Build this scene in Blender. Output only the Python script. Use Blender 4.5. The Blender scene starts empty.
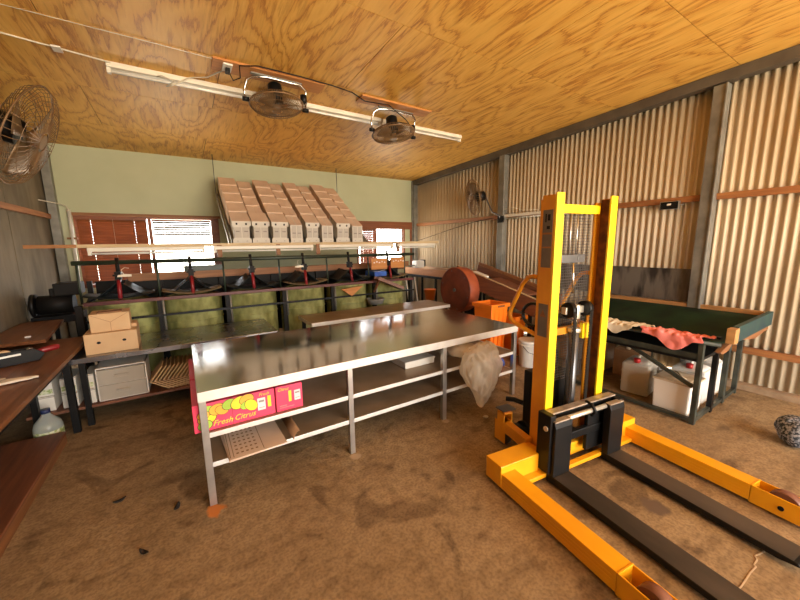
import bpy, bmesh, math, random
from mathutils import Vector, Matrix, noise as mnoise
random.seed(7)
PI = math.pi
scn = bpy.context.scene
COL = scn.collection

# ------------------------------------------------------------------ camera
def set_camera():
    yaw, pit, rol = 0.567063672, -0.162383909, -0.0148479227
    f = Vector((math.sin(yaw)*math.cos(pit), math.cos(yaw)*math.cos(pit), math.sin(pit)))
    r = Vector((math.cos(yaw), -math.sin(yaw), 0)); u = r.cross(f)
    r2 = r*math.cos(rol) + u*math.sin(rol); u2 = -r*math.sin(rol) + u*math.cos(rol)
    M = Matrix((r2, u2, -f)).transposed().to_4x4()
    M.translation = (0, 0, 1.65)
    cam = bpy.data.cameras.new('camera'); cam.sensor_width = 36; cam.lens = 340.161/800*36
    cam.clip_start = .02
    o = bpy.data.objects.new('camera', cam); COL.objects.link(o); o.matrix_world = M
    scn.camera = o
set_camera()
# ------------------------------------------------------------------ light
SKY = (1.0, .985, .95); GROUND = (1.0, .84, .62); SKY_S = 6.5; GROUND_S = 8.5
EXPOSURE = 1.25
w = bpy.data.worlds.new('daylight'); scn.world = w; w.use_nodes = True
nt = w.node_tree; nt.nodes.clear()
tc = nt.nodes.new('ShaderNodeTexCoord'); sx = nt.nodes.new('ShaderNodeSeparateXYZ')
rp = nt.nodes.new('ShaderNodeValToRGB'); bg = nt.nodes.new('ShaderNodeBackground'); ow = nt.nodes.new('ShaderNodeOutputWorld')
mr = nt.nodes.new('ShaderNodeMapRange'); mr.inputs[1].default_value = -1; mr.inputs[2].default_value = 1
nt.links.new(tc.outputs['Generated'], sx.inputs[0]); nt.links.new(sx.outputs['Z'], mr.inputs[0]); nt.links.new(mr.outputs[0], rp.inputs[0])
rp.color_ramp.elements[0].position = .47; rp.color_ramp.elements[0].color = tuple(c*GROUND_S/SKY_S for c in GROUND)+(1,)
rp.color_ramp.elements[1].position = .53; rp.color_ramp.elements[1].color = SKY+(1,)
nt.links.new(rp.outputs[0], bg.inputs[0]); bg.inputs[1].default_value = SKY_S; nt.links.new(bg.outputs[0], ow.inputs[0])
def portal(loc, sx_, sy_, rot):
    l = bpy.data.lights.new('daylight_portal', 'AREA'); l.shape = 'RECTANGLE'; l.size = sx_; l.size_y = sy_
    l.cycles.is_portal = True
    o = bpy.data.objects.new('daylight_portal', l); COL.objects.link(o); o.location = loc; o.rotation_euler = rot
portal((2.65, -4.15, 1.6), 5.0, 3.2, (PI/2, 0, 0))
portal((.1, 7.5, 1.65), .95, 1.1, (-PI/2, 0, 0))
portal((4.4, 7.5, 1.65), .9, 1.1, (-PI/2, 0, 0))
vs = scn.view_settings
scn.display_settings.display_device = 'sRGB'
vs.view_transform = 'Standard'; vs.look = 'None'; vs.gamma = 1; vs.use_curve_mapping = False; vs.exposure = EXPOSURE

# ------------------------------------------------------------------ materials
MATS = {}
def _new(name):
    m = bpy.data.materials.new(name); m.use_nodes = True
    nt = m.node_tree; b = nt.nodes['Principled BSDF']; MATS[name] = m
    return m, nt, b
def pm(name, c1, c2=None, scale=6, rough=.6, metal=0., bump=0., stretch=(1, 1, 1), detail=5, lo=.35, hi=.65, alpha=1., trans=0., spec=.5, r2=None):
    m, nt, b = _new(name)
    N = nt.nodes.new; L = nt.links.new
    b.inputs['Roughness'].default_value = rough; b.inputs['Metallic'].default_value = metal
    b.inputs['Specular IOR Level'].default_value = spec
    b.inputs['Alpha'].default_value = alpha
    b.inputs['Transmission Weight'].default_value = trans
    c2 = c2 or tuple(x*.8 for x in c1)
    tc = N('ShaderNodeTexCoord'); mp = N('ShaderNodeMapping'); mp.inputs['Scale'].default_value = stretch
    nz = N('ShaderNodeTexNoise'); nz.inputs['Scale'].default_value = scale; nz.inputs['Detail'].default_value = detail
    rp = N('ShaderNodeValToRGB'); e = rp.color_ramp.elements
    e[0].position = lo; e[0].color = tuple(c2)+(1,); e[1].position = hi; e[1].color = tuple(c1)+(1,)
    L(tc.outputs['Object'], mp.inputs[0]); L(mp.outputs[0], nz.inputs['Vector']); L(nz.outputs['Fac'], rp.inputs[0]); L(rp.outputs[0], b.inputs['Base Color'])
    if r2 is not None:
        q = N('ShaderNodeMapRange'); q.inputs[3].default_value = r2; q.inputs[4].default_value = rough
        q.inputs[1].default_value = lo; q.inputs[2].default_value = hi
        L(nz.outputs['Fac'], q.inputs[0]); L(q.outputs[0], b.inputs['Roughness'])
    if bump:
        bp = N('ShaderNodeBump'); bp.inputs['Strength'].default_value = bump; bp.inputs['Distance'].default_value = .01
        L(nz.outputs['Fac'], bp.inputs['Height']); L(bp.outputs[0], b.inputs['Normal'])
    return m
def wood(name, c1, c2, axis='X', scale=3, rough=.6):
    st = {'X': (.12, 1.6, 1.6), 'Y': (1.6, .12, 1.6), 'Z': (1.6, 1.6, .12)}[axis]
    return pm(name, c1, c2, scale=scale*6, rough=rough, stretch=st, detail=4, lo=.3, hi=.7, bump=.1)

def ply_material():
    m, nt, b = _new('plywood'); N = nt.nodes.new; L = nt.links.new
    tc = N('ShaderNodeTexCoord'); gi = N('ShaderNodeNewGeometry')
    ml = N('ShaderNodeMath'); ml.operation = 'MULTIPLY'; ml.inputs[1].default_value = 37.
    cb = N('ShaderNodeCombineXYZ'); ad = N('ShaderNodeVectorMath')
    L(gi.outputs['Random Per Island'], ml.inputs[0]); L(ml.outputs[0], cb.inputs[0]); L(ml.outputs[0], cb.inputs[1])
    L(tc.outputs['Object'], ad.inputs[0]); L(cb.outputs[0], ad.inputs[1])
    mp = N('ShaderNodeMapping'); mp.inputs['Scale'].default_value = (1.0, .38, 1.0); L(ad.outputs[0], mp.inputs[0])
    # slow field whose level lines are the cathedral figure of rotary-cut ply
    nz = N('ShaderNodeTexNoise'); nz.inputs['Scale'].default_value = 1.9; nz.inputs['Detail'].default_value = 1.2; nz.inputs['Roughness'].default_value = .45
    nz.inputs['Distortion'].default_value = .5
    L(mp.outputs[0], nz.inputs['Vector'])
    mu = N('ShaderNodeMath'); mu.operation = 'MULTIPLY'; mu.inputs[1].default_value = 9.; L(nz.outputs['Fac'], mu.inputs[0])
    n2 = N('ShaderNodeTexNoise'); n2.inputs['Scale'].default_value = 13; n2.inputs['Detail'].default_value = 6; n2.inputs['Roughness'].default_value = .62
    mp2 = N('ShaderNodeMapping'); mp2.inputs['Scale'].default_value = (2.2, .16, 1); L(ad.outputs[0], mp2.inputs[0]); L(mp2.outputs[0], n2.inputs['Vector'])
    m3 = N('ShaderNodeMath'); m3.operation = 'MULTIPLY_ADD'; m3.inputs[1].default_value = 1.5; L(n2.outputs['Fac'], m3.inputs[0]); L(mu.outputs[0], m3.inputs[2])
    fr = N('ShaderNodeMath'); fr.operation = 'FRACT'; L(m3.outputs[0], fr.inputs[0])
    rp = N('ShaderNodeValToRGB'); e = rp.color_ramp.elements
    e[0].position = 0; e[0].color = (.42, .155, .022, 1)
    e[1].position = 1; e[1].color = (.74, .395, .075, 1)
    x = e.new(.10); x.color = (.72, .375, .066, 1); x = e.new(.5); x.color = (.82, .480, .105, 1); x = e.new(.90); x.color = (.74, .395, .072, 1); x = e.new(.97); x.color = (.52, .215, .030, 1)
    L(fr.outputs[0], rp.inputs[0])
    # fine streaks
    mx = N('ShaderNodeMix'); mx.data_type = 'RGBA'; mx.blend_type = 'MULTIPLY'
    r2 = N('ShaderNodeValToRGB'); r2.color_ramp.elements[0].position = .36; r2.color_ramp.elements[0].color = (.72, .62, .50, 1); r2.color_ramp.elements[1].position = .50; r2.color_ramp.elements[1].color = (1, 1, 1, 1)
    L(n2.outputs['Fac'], r2.inputs[0]); mx.inputs[0].default_value = .8
    L(rp.outputs[0], mx.inputs[6]); L(r2.outputs[0], mx.inputs[7]); L(mx.outputs[2], b.inputs['Base Color'])
    b.inputs['Roughness'].default_value = .5
    return m
def floor_material():
    m, nt, b = _new('dusty_concrete'); N = nt.nodes.new; L = nt.links.new
    tc = N('ShaderNodeTexCoord')
    def nz(s, d, st=(1, 1, 1), dist=0):
        mp = N('ShaderNodeMapping'); mp.inputs['Scale'].default_value = st; L(tc.outputs['Object'], mp.inputs[0])
        n = N('ShaderNodeTexNoise'); n.inputs['Scale'].default_value = s; n.inputs['Detail'].default_value = d; n.inputs['Distortion'].default_value = dist
        L(mp.outputs[0], n.inputs['Vector']); return n
    a = nz(1.3, 8, dist=.6); c = nz(14, 10); d = nz(3.2, 6, (1, 2.2, 1))
    def ramp(src, p0, c0, p1, c1):
        r = N('ShaderNodeValToRGB'); e = r.color_ramp.elements; e[0].position = p0; e[0].color = c0+(1,); e[1].position = p1; e[1].color = c1+(1,); L(src, r.inputs[0]); return r.outputs[0]
    def mix(f, A, B, t='MULTIPLY'):
        x = N('ShaderNodeMix'); x.data_type = 'RGBA'; x.blend_type = t
        if isinstance(f, float): x.inputs[0].default_value = f
        else: L(f, x.inputs[0])
        if isinstance(A, tuple): x.inputs[6].default_value = A+(1,)
        else: L(A, x.inputs[6])
        if isinstance(B, tuple): x.inputs[7].default_value = B+(1,)
        else: L(B, x.inputs[7])
        return x.outputs[2]
    base = ramp(a.outputs['Fac'], .3, (.250, .160, .073), .68, (.365, .250, .128))
    base = mix(.9, base, ramp(c.outputs['Fac'], 0.36, (.74, .70, .66), .58, (1, 1, 1)))
    base = mix(.8, base, ramp(d.outputs['Fac'], 0.30, (.58, .52, .47), .44, (1, 1, 1)))
    e_ = nz(60, 6); base = mix(.8, base, ramp(e_.outputs['Fac'], .38, (.70, .66, .62), .56, (1.06, 1.06, 1.06)))
    g_ = nz(2.2, 9, dist=1.2); base = mix(.75, base, ramp(g_.outputs['Fac'], .36, (.48, .43, .38), .42, (1, 1, 1)))
    def spot(p, r, col, base, soft=.03, amp=.12):
        ds = N('ShaderNodeVectorMath'); ds.operation = 'DISTANCE'; L(tc.outputs['Object'], ds.inputs[0]); ds.inputs[1].default_value = p
        ma = N('ShaderNodeMath'); ma.operation = 'MULTIPLY_ADD'; L(c.outputs['Fac'], ma.inputs[0]); ma.inputs[1].default_value = amp; L(ds.outputs['Value'], ma.inputs[2])
        mr = N('ShaderNodeMapRange'); L(ma.outputs[0], mr.inputs[0]); mr.inputs[1].default_value = r+amp/2; mr.inputs[2].default_value = r+amp/2+soft; mr.inputs[3].default_value = 1; mr.inputs[4].default_value = 0
        return mix(mr.outputs[0], base, col, 'MIX')
    base = spot((.02, 2.26, 0), .045, (.52, .17, .03), base, .02, .12)
    base = spot((1.01, 2.27, 0), .03, (.42, .30, .18), base, .02, .08)
    base = spot((1.95, 2.3, 0), .03, (.42, .30, .18), base, .02, .08)
    base = spot((-.02, 1.42, 0), .14, (.125, .075, .040), base, .05, .18)
    base = spot((2.35, .75, 0), .05, (.12, .075, .045), base, .03, .1)
    base = spot((3.1, .9, 0), .09, (.16, .10, .06), base, .05, .2)
    L(base, b.inputs['Base Color']); b.inputs['Roughness'].default_value = .72
    bp = N('ShaderNodeBump'); bp.inputs['Strength'].default_value = .25; bp.inputs['Distance'].default_value = .01; L(c.outputs['Fac'], bp.inputs['Height']); L(bp.outputs[0], b.inputs['Normal'])
    return m
def glass_material(name, tint=(.95, .97, 1), fac=.06):
    m = bpy.data.materials.new(name); m.use_nodes = True; nt = m.node_tree; nt.nodes.clear(); N = nt.nodes.new; L = nt.links.new
    o = N('ShaderNodeOutputMaterial'); t = N('ShaderNodeBsdfTransparent'); t.inputs[0].default_value = tint+(1,); g = N('ShaderNodeBsdfGlossy'); g.inputs['Roughness'].default_value = .03
    mx = N('ShaderNodeMixShader'); mx.inputs[0].default_value = fac
    L(t.outputs[0], mx.inputs[1]); L(g.outputs[0], mx.inputs[2]); L(mx.outputs[0], o.inputs[0]); MATS[name] = m; return m
def film_material(name, col, op, rough=.25):
    m = bpy.data.materials.new(name); m.use_nodes = True; nt = m.node_tree; nt.nodes.clear(); N = nt.nodes.new; L = nt.links.new
    o = N('ShaderNodeOutputMaterial'); t = N('ShaderNodeBsdfTransparent'); t.inputs[0].default_value = (.95, .93, .9, 1)
    p = N('ShaderNodeBsdfPrincipled'); p.inputs['Base Color'].default_value = col+(1,); p.inputs['Roughness'].default_value = rough
    tl = N('ShaderNodeBsdfTranslucent'); tl.inputs[0].default_value = col+(1,)
    a = N('ShaderNodeMixShader'); a.inputs[0].default_value = .35; L(p.outputs[0], a.inputs[1]); L(tl.outputs[0], a.inputs[2])
    lw = N('ShaderNodeLayerWeight'); lw.inputs[0].default_value = .35; mr = N('ShaderNodeMapRange'); mr.inputs[3].default_value = op; mr.inputs[4].default_value = min(1, op+.45)
    L(lw.outputs['Facing'], mr.inputs[0])
    mx = N('ShaderNodeMixShader'); L(mr.outputs[0], mx.inputs[0]); L(t.outputs[0], mx.inputs[1]); L(a.outputs[0], mx.inputs[2]); L(mx.outputs[0], o.inputs[0]); MATS[name] = m; return m

ply_material(); floor_material(); glass_material('pane'); film_material('clear_film', (.86, .76, .60), .45); film_material('milky', (.82, .72, .58), .80, .35)
film_material('drawer_plastic', (.74, .68, .58), .62, .3); film_material('pet', (.7, .75, .7), .4, .1)
pm('green_board', (.49, .51, .335), (.455, .475, .305), scale=2, rough=.7)
pm('fibro_grey', (.21, .17, .108), (.12, .095, .058), scale=4, rough=.8, stretch=(1, 1, .4))
pm('old_tin', (.60, .49, .335), (.50, .40, .265), scale=2.0, rough=.5, metal=.0, stretch=(1, 1, .35), detail=8, lo=.3, hi=.6)
pm('dark_sheet', (.125, .105, .085), (.018, .013, .010), scale=5, rough=.55, stretch=(1, 1.6, .35), detail=8, lo=.38, hi=.55)
pm('galv', (.30, .29, .25), (.20, .19, .165), scale=6, rough=.5, metal=.5, detail=6)
pm('beam_steel', (.13, .105, .075), (.095, .075, .055), scale=5, rough=.6, metal=.2)
wood('girt', (.40, .165, .050), (.24, .085, .027), 'Y'); wood('girt_x', (.42, .19, .06), (.26, .105, .035), 'X')
wood('pale_timber', (.62, .47, .27), (.50, .36, .19), 'X'); wood('shed_timber', (.32, .135, .045), (.19, .075, .026), 'X')
wood('timber_y', (.50, .27, .095), (.36, .175, .058), 'Y'); wood('blind_brown', (.27, .085, .028), (.17, .050, .017), 'X', rough=.45)
wood('desk', (.25, .095, .032), (.13, .048, .016), 'Y', rough=.38); wood('perf_board', (.56, .24, .06), (.44, .17, .04), 'X')
wood('red_brown', (.21, .075, .032), (.12, .042, .02), 'Y', rough=.5)
pm('steel_top', (.66, .63, .58), (.52, .49, .44), scale=2.2, rough=.2, metal=1, detail=4, r2=.09, bump=.06)
pm('steel', (.62, .60, .56), (.50, .48, .45), scale=8, rough=.32, metal=.9)
pm('steel_shelf', (.36, .26, .165), (.28, .195, .115), scale=4, rough=.42, metal=.35)  # brown base colour carries the floor's reflection in the steel
pm('steel_old', (.38, .38, .40), (.26, .25, .26), scale=3, rough=.33, metal=.9, r2=.2)
pm('lip_white', (.80, .78, .73), (.70, .67, .62), scale=8, rough=.38, metal=.35)
pm('yellow', (.86, .385, .007), (.78, .32, .006), scale=4, rough=.38); pm('mast_yellow', (.97, .66, .004), (.92, .60, .004), scale=4, rough=.4)
pm('orange_paint', (.80, .34, .012), (.68, .26, .010), scale=5, rough=.42)
pm('inner_brown', (.30, .10, .02), (.10, .035, .012), scale=14, rough=.7)  # mottled brown for the mast's inner web and the tub's hand slot
pm('black', (.007, .0064, .006), (.004, .0036, .0034), scale=6, rough=.45, spec=.25); pm('black_gloss', (.008, .008, .008), (.005, .005, .005), scale=6, rough=.25)
pm('fork_top', (.085, .062, .044), (.030, .023, .018), scale=4, rough=.5, metal=.2, stretch=(1, .4, 1), detail=8)
pm('worn_edge', (.42, .34, .26), (.25, .19, .14), scale=12, rough=.45, metal=.4)
pm('chrome', (.75, .74, .72), (.6, .59, .57), scale=5, rough=.15, metal=1); pm('zinc_rod', (.72, .67, .56), (.6, .55, .45), scale=8, rough=.3, metal=.6)
pm('grey_steel', (.16, .165, .17), (.11, .11, .115), scale=6, rough=.35, metal=.7)
pm('kraft', (.60, .40, .215), (.55, .355, .185), scale=5, rough=.8); pm('kraft_rack', (.74, .565, .425), (.67, .50, .37), scale=4, rough=.8)
pm('kraft_dark', (.30, .155, .07), (.25, .125, .055), scale=8, rough=.85); pm('carton_white', (.70, .655, .57), (.64, .59, .51), scale=5, rough=.7)
pm('hole', (.015, .012, .01), rough=.9); pm('pink_card', (.83, .050, .125), (.76, .042, .11), scale=4, rough=.5); pm('red_card', (.52, .028, .032), (.44, .02, .025), scale=4, rough=.55)
pm('print_yellow', (.88, .70, .03), rough=.5); pm('print_orange', (.88, .42, .04), rough=.5); pm('print_green', (.38, .56, .05), rough=.5); pm('print_white', (.82, .76, .72), rough=.5); pm('print_grey', (.30, .25, .22), rough=.6); pm('print_line', (.03, .02, .01), rough=.6)
pm('bin_green', (.40, .40, .15), (.17, .17, .05), scale=5, rough=.5, stretch=(1, 1, .6), detail=9, lo=.36, hi=.55)
pm('machine_green', (.030, .045, .026), (.016, .023, .014), scale=5, rough=.45); pm('rust_red', (.13, .026, .022), (.07, .016, .014), scale=9, rough=.5); pm('red_post', (.24, .011, .016), (.17, .008, .011), scale=6, rough=.4)
pm('dark_machine', (.011, .0095, .008), (.006, .005, .0045), scale=6, rough=.6, spec=.25); pm('canvas_dark', (.010, .016, .017), (.005, .008, .009), scale=5, rough=.5, spec=.35); pm('canvas_pale', (.27, .27, .25), (.18, .18, .16), scale=6, rough=.7)
pm('canvas_brown', (.17, .12, .055), (.10, .07, .035), scale=5, rough=.75)
pm('canvas_green', (.013, .036, .014), (.006, .015, .007), scale=4, rough=.75, spec=.2); pm('blue_green', (.026, .066, .055), (.015, .04, .05), scale=6, rough=.55)
pm('frame_green', (.060, .066, .048), (.026, .028, .022), scale=10, rough=.55, metal=.3)
pm('cloth_cream', (.70, .62, .47), (.55, .46, .30), scale=5, rough=.9); pm('cloth_pink', (.85, .27, .23), (.78, .17, .14), scale=3, rough=.9)
pm('plastic_white', (.80, .76, .69), (.74, .69, .61), scale=3, rough=.4); pm('plastic_dirty', (.62, .50, .34), (.42, .31, .19), scale=9, rough=.5); pm('liquid_brown', (.52, .28, .13), (.38, .19, .085), scale=5, rough=.35)
pm('cap_red', (.62, .03, .025), rough=.4); pm('cap_blue', (.02, .03, .10), rough=.4); pm('orange_plastic', (.88, .215, .012), (.80, .18, .010), scale=4, rough=.4)
pm('blue_bag', (.02, .11, .50), (.012, .05, .28), scale=14, rough=.45); pm('disc_brown', (.215, .050, .026), (.13, .03, .018), scale=6, rough=.42, detail=7); pm('disc_rim', (.36, .085, .032), (.28, .062, .026), scale=6, rough=.4)
pm('batten', (.78, .73, .62), (.74, .69, .58), scale=3, rough=.4); pm('tube_glass', (.86, .83, .76), rough=.2); pm('fan_wire', (.24, .135, .055), (.16, .09, .04), scale=9, rough=.5, metal=.2); pm('fan_blade', (.20, .125, .06), (.15, .09, .045), scale=5, rough=.4, metal=.4)
pm('cable_white', (.72, .66, .52), rough=.5); pm('pvc_white', (.74, .70, .60), rough=.4); pm('glove', (.72, .63, .50), (.6, .5, .38), scale=8, rough=.9); pm('tool_grey', (.16, .16, .155), (.08, .08, .08), scale=9, rough=.35, metal=.6)
pm('speckle', (.30, .30, .32), (.02, .025, .03), scale=60, rough=.8, lo=.45, hi=.6); pm('label_green', (.30, .38, .12), (.62, .62, .42), scale=40, rough=.6, lo=.45, hi=.55); pm('blade_leaf', (.02, .014, .01), rough=.8)
pm('rubber_wheel', (.22, .085, .05), (.16, .06, .035), scale=6, rough=.45); pm('crack', (.50, .36, .22), rough=.8); pm('kerb', (.36, .25, .15), (.26, .17, .10), scale=8, rough=.85); pm('decal_grey', (.17, .135, .10), (.13, .10, .075), scale=10, rough=.5)
pm('flap_white', (.54, .49, .42), (.48, .43, .37), scale=5, rough=.7); pm('mesh_wire', (.20, .19, .18), rough=.4, metal=.6)

# ------------------------------------------------------------------ mesh helpers
class MB:
    def __init__(s): s.bm = bmesh.new(); s.mi = 0
    def _f(s, vs):
        try:
            f = s.bm.faces.new(vs); f.material_index = s.mi; return f
        except ValueError: return None
    def m(s, i): s.mi = i; return s
    def hexa(s, P):
        v = [s.bm.verts.new(p) for p in P]
        for q in ((3, 2, 1, 0), (4, 5, 6, 7), (0, 1, 5, 4), (1, 2, 6, 5), (2, 3, 7, 6), (3, 0, 4, 7)): s._f([v[i] for i in q])
        return s
    def box(s, x0, x1, y0, y1, z0, z1):
        return s.hexa([(x0, y0, z0), (x1, y0, z0), (x1, y1, z0), (x0, y1, z0), (x0, y0, z1), (x1, y0, z1), (x1, y1, z1), (x0, y1, z1)])
    def obox(s, c, sz, R):
        c = Vector(c); a, b, d = [x/2 for x in sz]
        return s.hexa([c + R @ Vector(p) for p in ((-a, -b, -d), (a, -b, -d), (a, b, -d), (-a, b, -d), (-a, -b, d), (a, -b, d), (a, b, d), (-a, b, d))])
    def bar(s, p, q, w_, h_, up=(0, 0, 1)):
        p, q = Vector(p), Vector(q); d = (q-p); l = d.length; d.normalize(); u = Vector(up)
        if abs(d.dot(u)) > .95: u = Vector((0, 1, 0))
        sd = d.cross(u).normalized(); u = sd.cross(d)
        R = Matrix((d, sd, u)).transposed()
        return s.obox((p+q)/2, (l, w_, h_), R)
    def tube(s, pts, r, seg=8, cap=True, closed=False):
        pts = [Vector(p) for p in pts]; n = len(pts); rings = []; prev = None
        for i, p in enumerate(pts):
            if closed: t = (pts[(i+1) % n]-pts[i-1])
            else: t = (pts[min(i+1, n-1)]-pts[max(i-1, 0)])
            t.normalize()
            if prev is None:
                a = Vector((0, 0, 1)) if abs(t.z) < .9 else Vector((1, 0, 0)); x = t.cross(a).normalized()
            else:
                x = prev - t*prev.dot(t)
                x = x.normalized() if x.length > 1e-6 else t.orthogonal().normalized()
            prev = x; y = t.cross(x)
            rr = r[i] if isinstance(r, (list, tuple)) else r
            rings.append([s.bm.verts.new(p + (x*math.cos(2*PI*k/seg) + y*math.sin(2*PI*k/seg))*rr) for k in range(seg)])
        for i in range(n if closed else n-1):
            A, B = rings[i], rings[(i+1) % n]
            for k in range(seg):
                f = s._f([A[k], A[(k+1) % seg], B[(k+1) % seg], B[k]])
                if f: f.smooth = seg > 5
        if cap and not closed: s._f(rings[0][::-1]); s._f(rings[-1])
        return s
    def cyl(s, p, q, r, seg=16): return s.tube([p, q], r, seg)
    def ring(s, c, n, R, r, seg=32, ts=6):
        n = Vector(n).normalized(); x = n.orthogonal().normalized(); y = n.cross(x); c = Vector(c)
        return s.tube([c + (x*math.cos(2*PI*k/seg)+y*math.sin(2*PI*k/seg))*R for k in range(seg)], r, ts, closed=True)
    def lathe(s, prof, c=(0, 0, 0), seg=24, cap=True, a0=0, a1=2*PI):
        c = Vector(c); full = abs(a1-a0-2*PI) < 1e-6; n = seg if full else seg+1; rings = []
        for (r, z) in prof: rings.append([s.bm.verts.new(c+Vector((r*math.cos(a0+(a1-a0)*k/seg), r*math.sin(a0+(a1-a0)*k/seg), z))) for k in range(n)])
        for A, B in zip(rings, rings[1:]):
            for k in range(n if full else n-1):
                f = s._f([A[k], A[(k+1) % n], B[(k+1) % n], B[k]])
                if f: f.smooth = True
        if cap and full:
            if prof[0][0] > 1e-4: s._f(rings[0][::-1])
            if prof[-1][0] > 1e-4: s._f(rings[-1])
        return s
    def prism(s, poly, axis, a, b):
        def P(u, v, t): return {'X': (t, u, v), 'Y': (u, t, v), 'Z': (u, v, t)}[axis]
        A = [s.bm.verts.new(P(u, v, a)) for u, v in poly]; B = [s.bm.verts.new(P(u, v, b)) for u, v in poly]
        s._f(A[::-1]); s._f(B); n = len(poly)
        for i in range(n): s._f([A[i], A[(i+1) % n], B[(i+1) % n], B[i]])
        return s
    def poly(s, pts): s._f([s.bm.verts.new(p) for p in pts]); return s
    def grid(s, F, nu, nv, smooth=True, flip=False):
        V = [[s.bm.verts.new(F(i/nu, j/nv)) for j in range(nv+1)] for i in range(nu+1)]
        for i in range(nu):
            for j in range(nv):
                q = [V[i][j], V[i+1][j], V[i+1][j+1], V[i][j+1]]
                f = s._f(q[::-1] if flip else q)
                if f: f.smooth = smooth
        return s
    def build(s, name, mats, parent=None, bev=0, solid=0, loc=None, rotz=0, sub=0, fixn=True):
        if fixn: bmesh.ops.recalc_face_normals(s.bm, faces=s.bm.faces)
        me = bpy.data.meshes.new(name); s.bm.to_mesh(me); s.bm.free()
        for mm in (mats if isinstance(mats, (list, tuple)) else [mats]): me.materials.append(MATS[mm])
        o = bpy.data.objects.new(name, me); COL.objects.link(o)
        if parent is not None: o.parent = parent
        if loc is not None: o.location = loc
        if rotz: o.rotation_euler = (0, 0, rotz)
        if solid:
            md = o.modifiers.new('solid', 'SOLIDIFY'); md.thickness = solid; md.offset = 0
        if sub:
            md = o.modifiers.new('sub', 'SUBSURF'); md.levels = sub; md.render_levels = sub
        if bev:
            md = o.modifiers.new('bevel', 'BEVEL'); md.width = bev; md.segments = 2; md.limit_method = 'ANGLE'; md.angle_limit = .6
        return o
def tag(o, label, cat, group=None, kind=None):
    o['label'] = label; o['category'] = cat
    if group: o['group'] = group
    if kind: o['kind'] = kind
    return o
def thing(name, loc, label, cat, group=None, rotz=0):
    o = bpy.data.objects.new(name, None); COL.objects.link(o); o.location = loc; o.rotation_euler = (0, 0, rotz); o.empty_display_size = .1
    return tag(o, label, cat, group)
def struct(mb, name, mats, parent=None, **k):
    o = mb.build(name, mats, parent, **k)
    if parent is None: o['kind'] = 'structure'
    return o
def dup(root, loc, label, rotz=None):
    r = root.copy(); COL.objects.link(r); r.location = loc; r['label'] = label
    if rotz is not None: r.rotation_euler = (0, 0, rotz)
    for ch in list(root.children):
        c = ch.copy(); COL.objects.link(c); c.parent = r
        for g in ch.children:
            d = g.copy(); COL.objects.link(d); d.parent = c
    return r
def text_part(s, size, name, mat, parent, M, shear=0.):
    cu = bpy.data.curves.new('t', 'FONT'); cu.body = s; cu.size = size; cu.shear = shear; cu.extrude = .0006; cu.resolution_u = 3
    o = bpy.data.objects.new('t', cu); COL.objects.link(o)
    me = bpy.data.meshes.new_from_object(o.evaluated_get(bpy.context.evaluated_depsgraph_get()))
    bpy.data.objects.remove(o); bpy.data.curves.remove(cu)
    me.transform(M); me.materials.clear(); me.materials.append(MATS[mat]); me.name = name
    q = bpy.data.objects.new(name, me); COL.objects.link(q); q.parent = parent
    return q
FRONT = Matrix.Rotation(PI/2, 4, 'X')      # text standing up, facing -Y

# ------------------------------------------------------------------ structure
XL, XR, YB, YF = -1.62, 5.22, 7.35, -4.2
def zc(y): return 3.22 + .036*(YB-y)
struct(MB().box(XL-.3, XR+.3, YF-.3, YB+.3, -.12, 0), 'floor', 'dusty_concrete')
mb = MB()
xs_a = [-4.3, -1.9, .5, 2.9, 5.3]; xs_b = [-3.1, -.7, 1.7, 4.1, 6.5]
ys = [YF-.1, -3.45, -2.25, -1.05, .15, 1.35, 2.55, 3.75, 4.95, 6.15, YB+.1]
for i, (ya, yb) in enumerate(zip(ys, ys[1:])):
    xs = xs_a if i % 2 else xs_b
    for xa, xb in zip(xs, xs[1:]):
        xa, xb = max(xa, XL-.1), min(xb, XR+.12)
        if xb <= xa: continue
        g = .0035
        P = [(xa+g, ya+g, zc(ya)), (xb-g, ya+g, zc(ya)), (xb-g, yb-g, zc(yb)), (xa+g, yb-g, zc(yb))]
        mb.hexa(P + [(x, y, z+.012) for x, y, z in P])
ceil = struct(mb, 'ceiling', 'plywood')
mb = MB(); P = [(XL-.2, YF-.2, zc(YF-.2)+.013), (XR+.2, YF-.2, zc(YF-.2)+.013), (XR+.2, YB+.2, zc(YB+.2)+.013), (XL-.2, YB+.2, zc(YB+.2)+.013)]
mb.hexa(P + [(x, y, z+.05) for x, y, z in P]); mb.build('ceiling_backing', 'dark_machine', ceil)
# back wall around two windows
W1 = (-1.36, .66, 1.02, 2.19); W2 = (3.50, 5.06, 1.02, 2.17)
mb = MB(); top = zc(YB)
mb.box(XL-.1, XR+.1, YB, YB+.1, 0, 1.02).box(XL-.1, XR+.1, YB, YB+.1, 2.19, top+.02)
mb.box(XL-.1, W1[0], YB, YB+.1, 1.02, 2.19).box(W1[1], W2[0], YB, YB+.1, 1.02, 2.19).box(W2[1], XR+.1, YB, YB+.1, 1.02, 2.19).box(W2[0], W2[1], YB, YB+.1, 2.17, 2.19)
struct(mb, 'wall_back', 'green_board')
# left wall of fibro sheets with cover joints
mb = MB(); mb.box(XL-.1, XL, YF, YB, 0, 3.7)
for y in (2.2, 3.4, 4.6, 5.8): mb.box(XL, XL+.006, y-.02, y+.02, 0, 3.3)
struct(mb, 'wall_left', 'fibro_grey')
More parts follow.
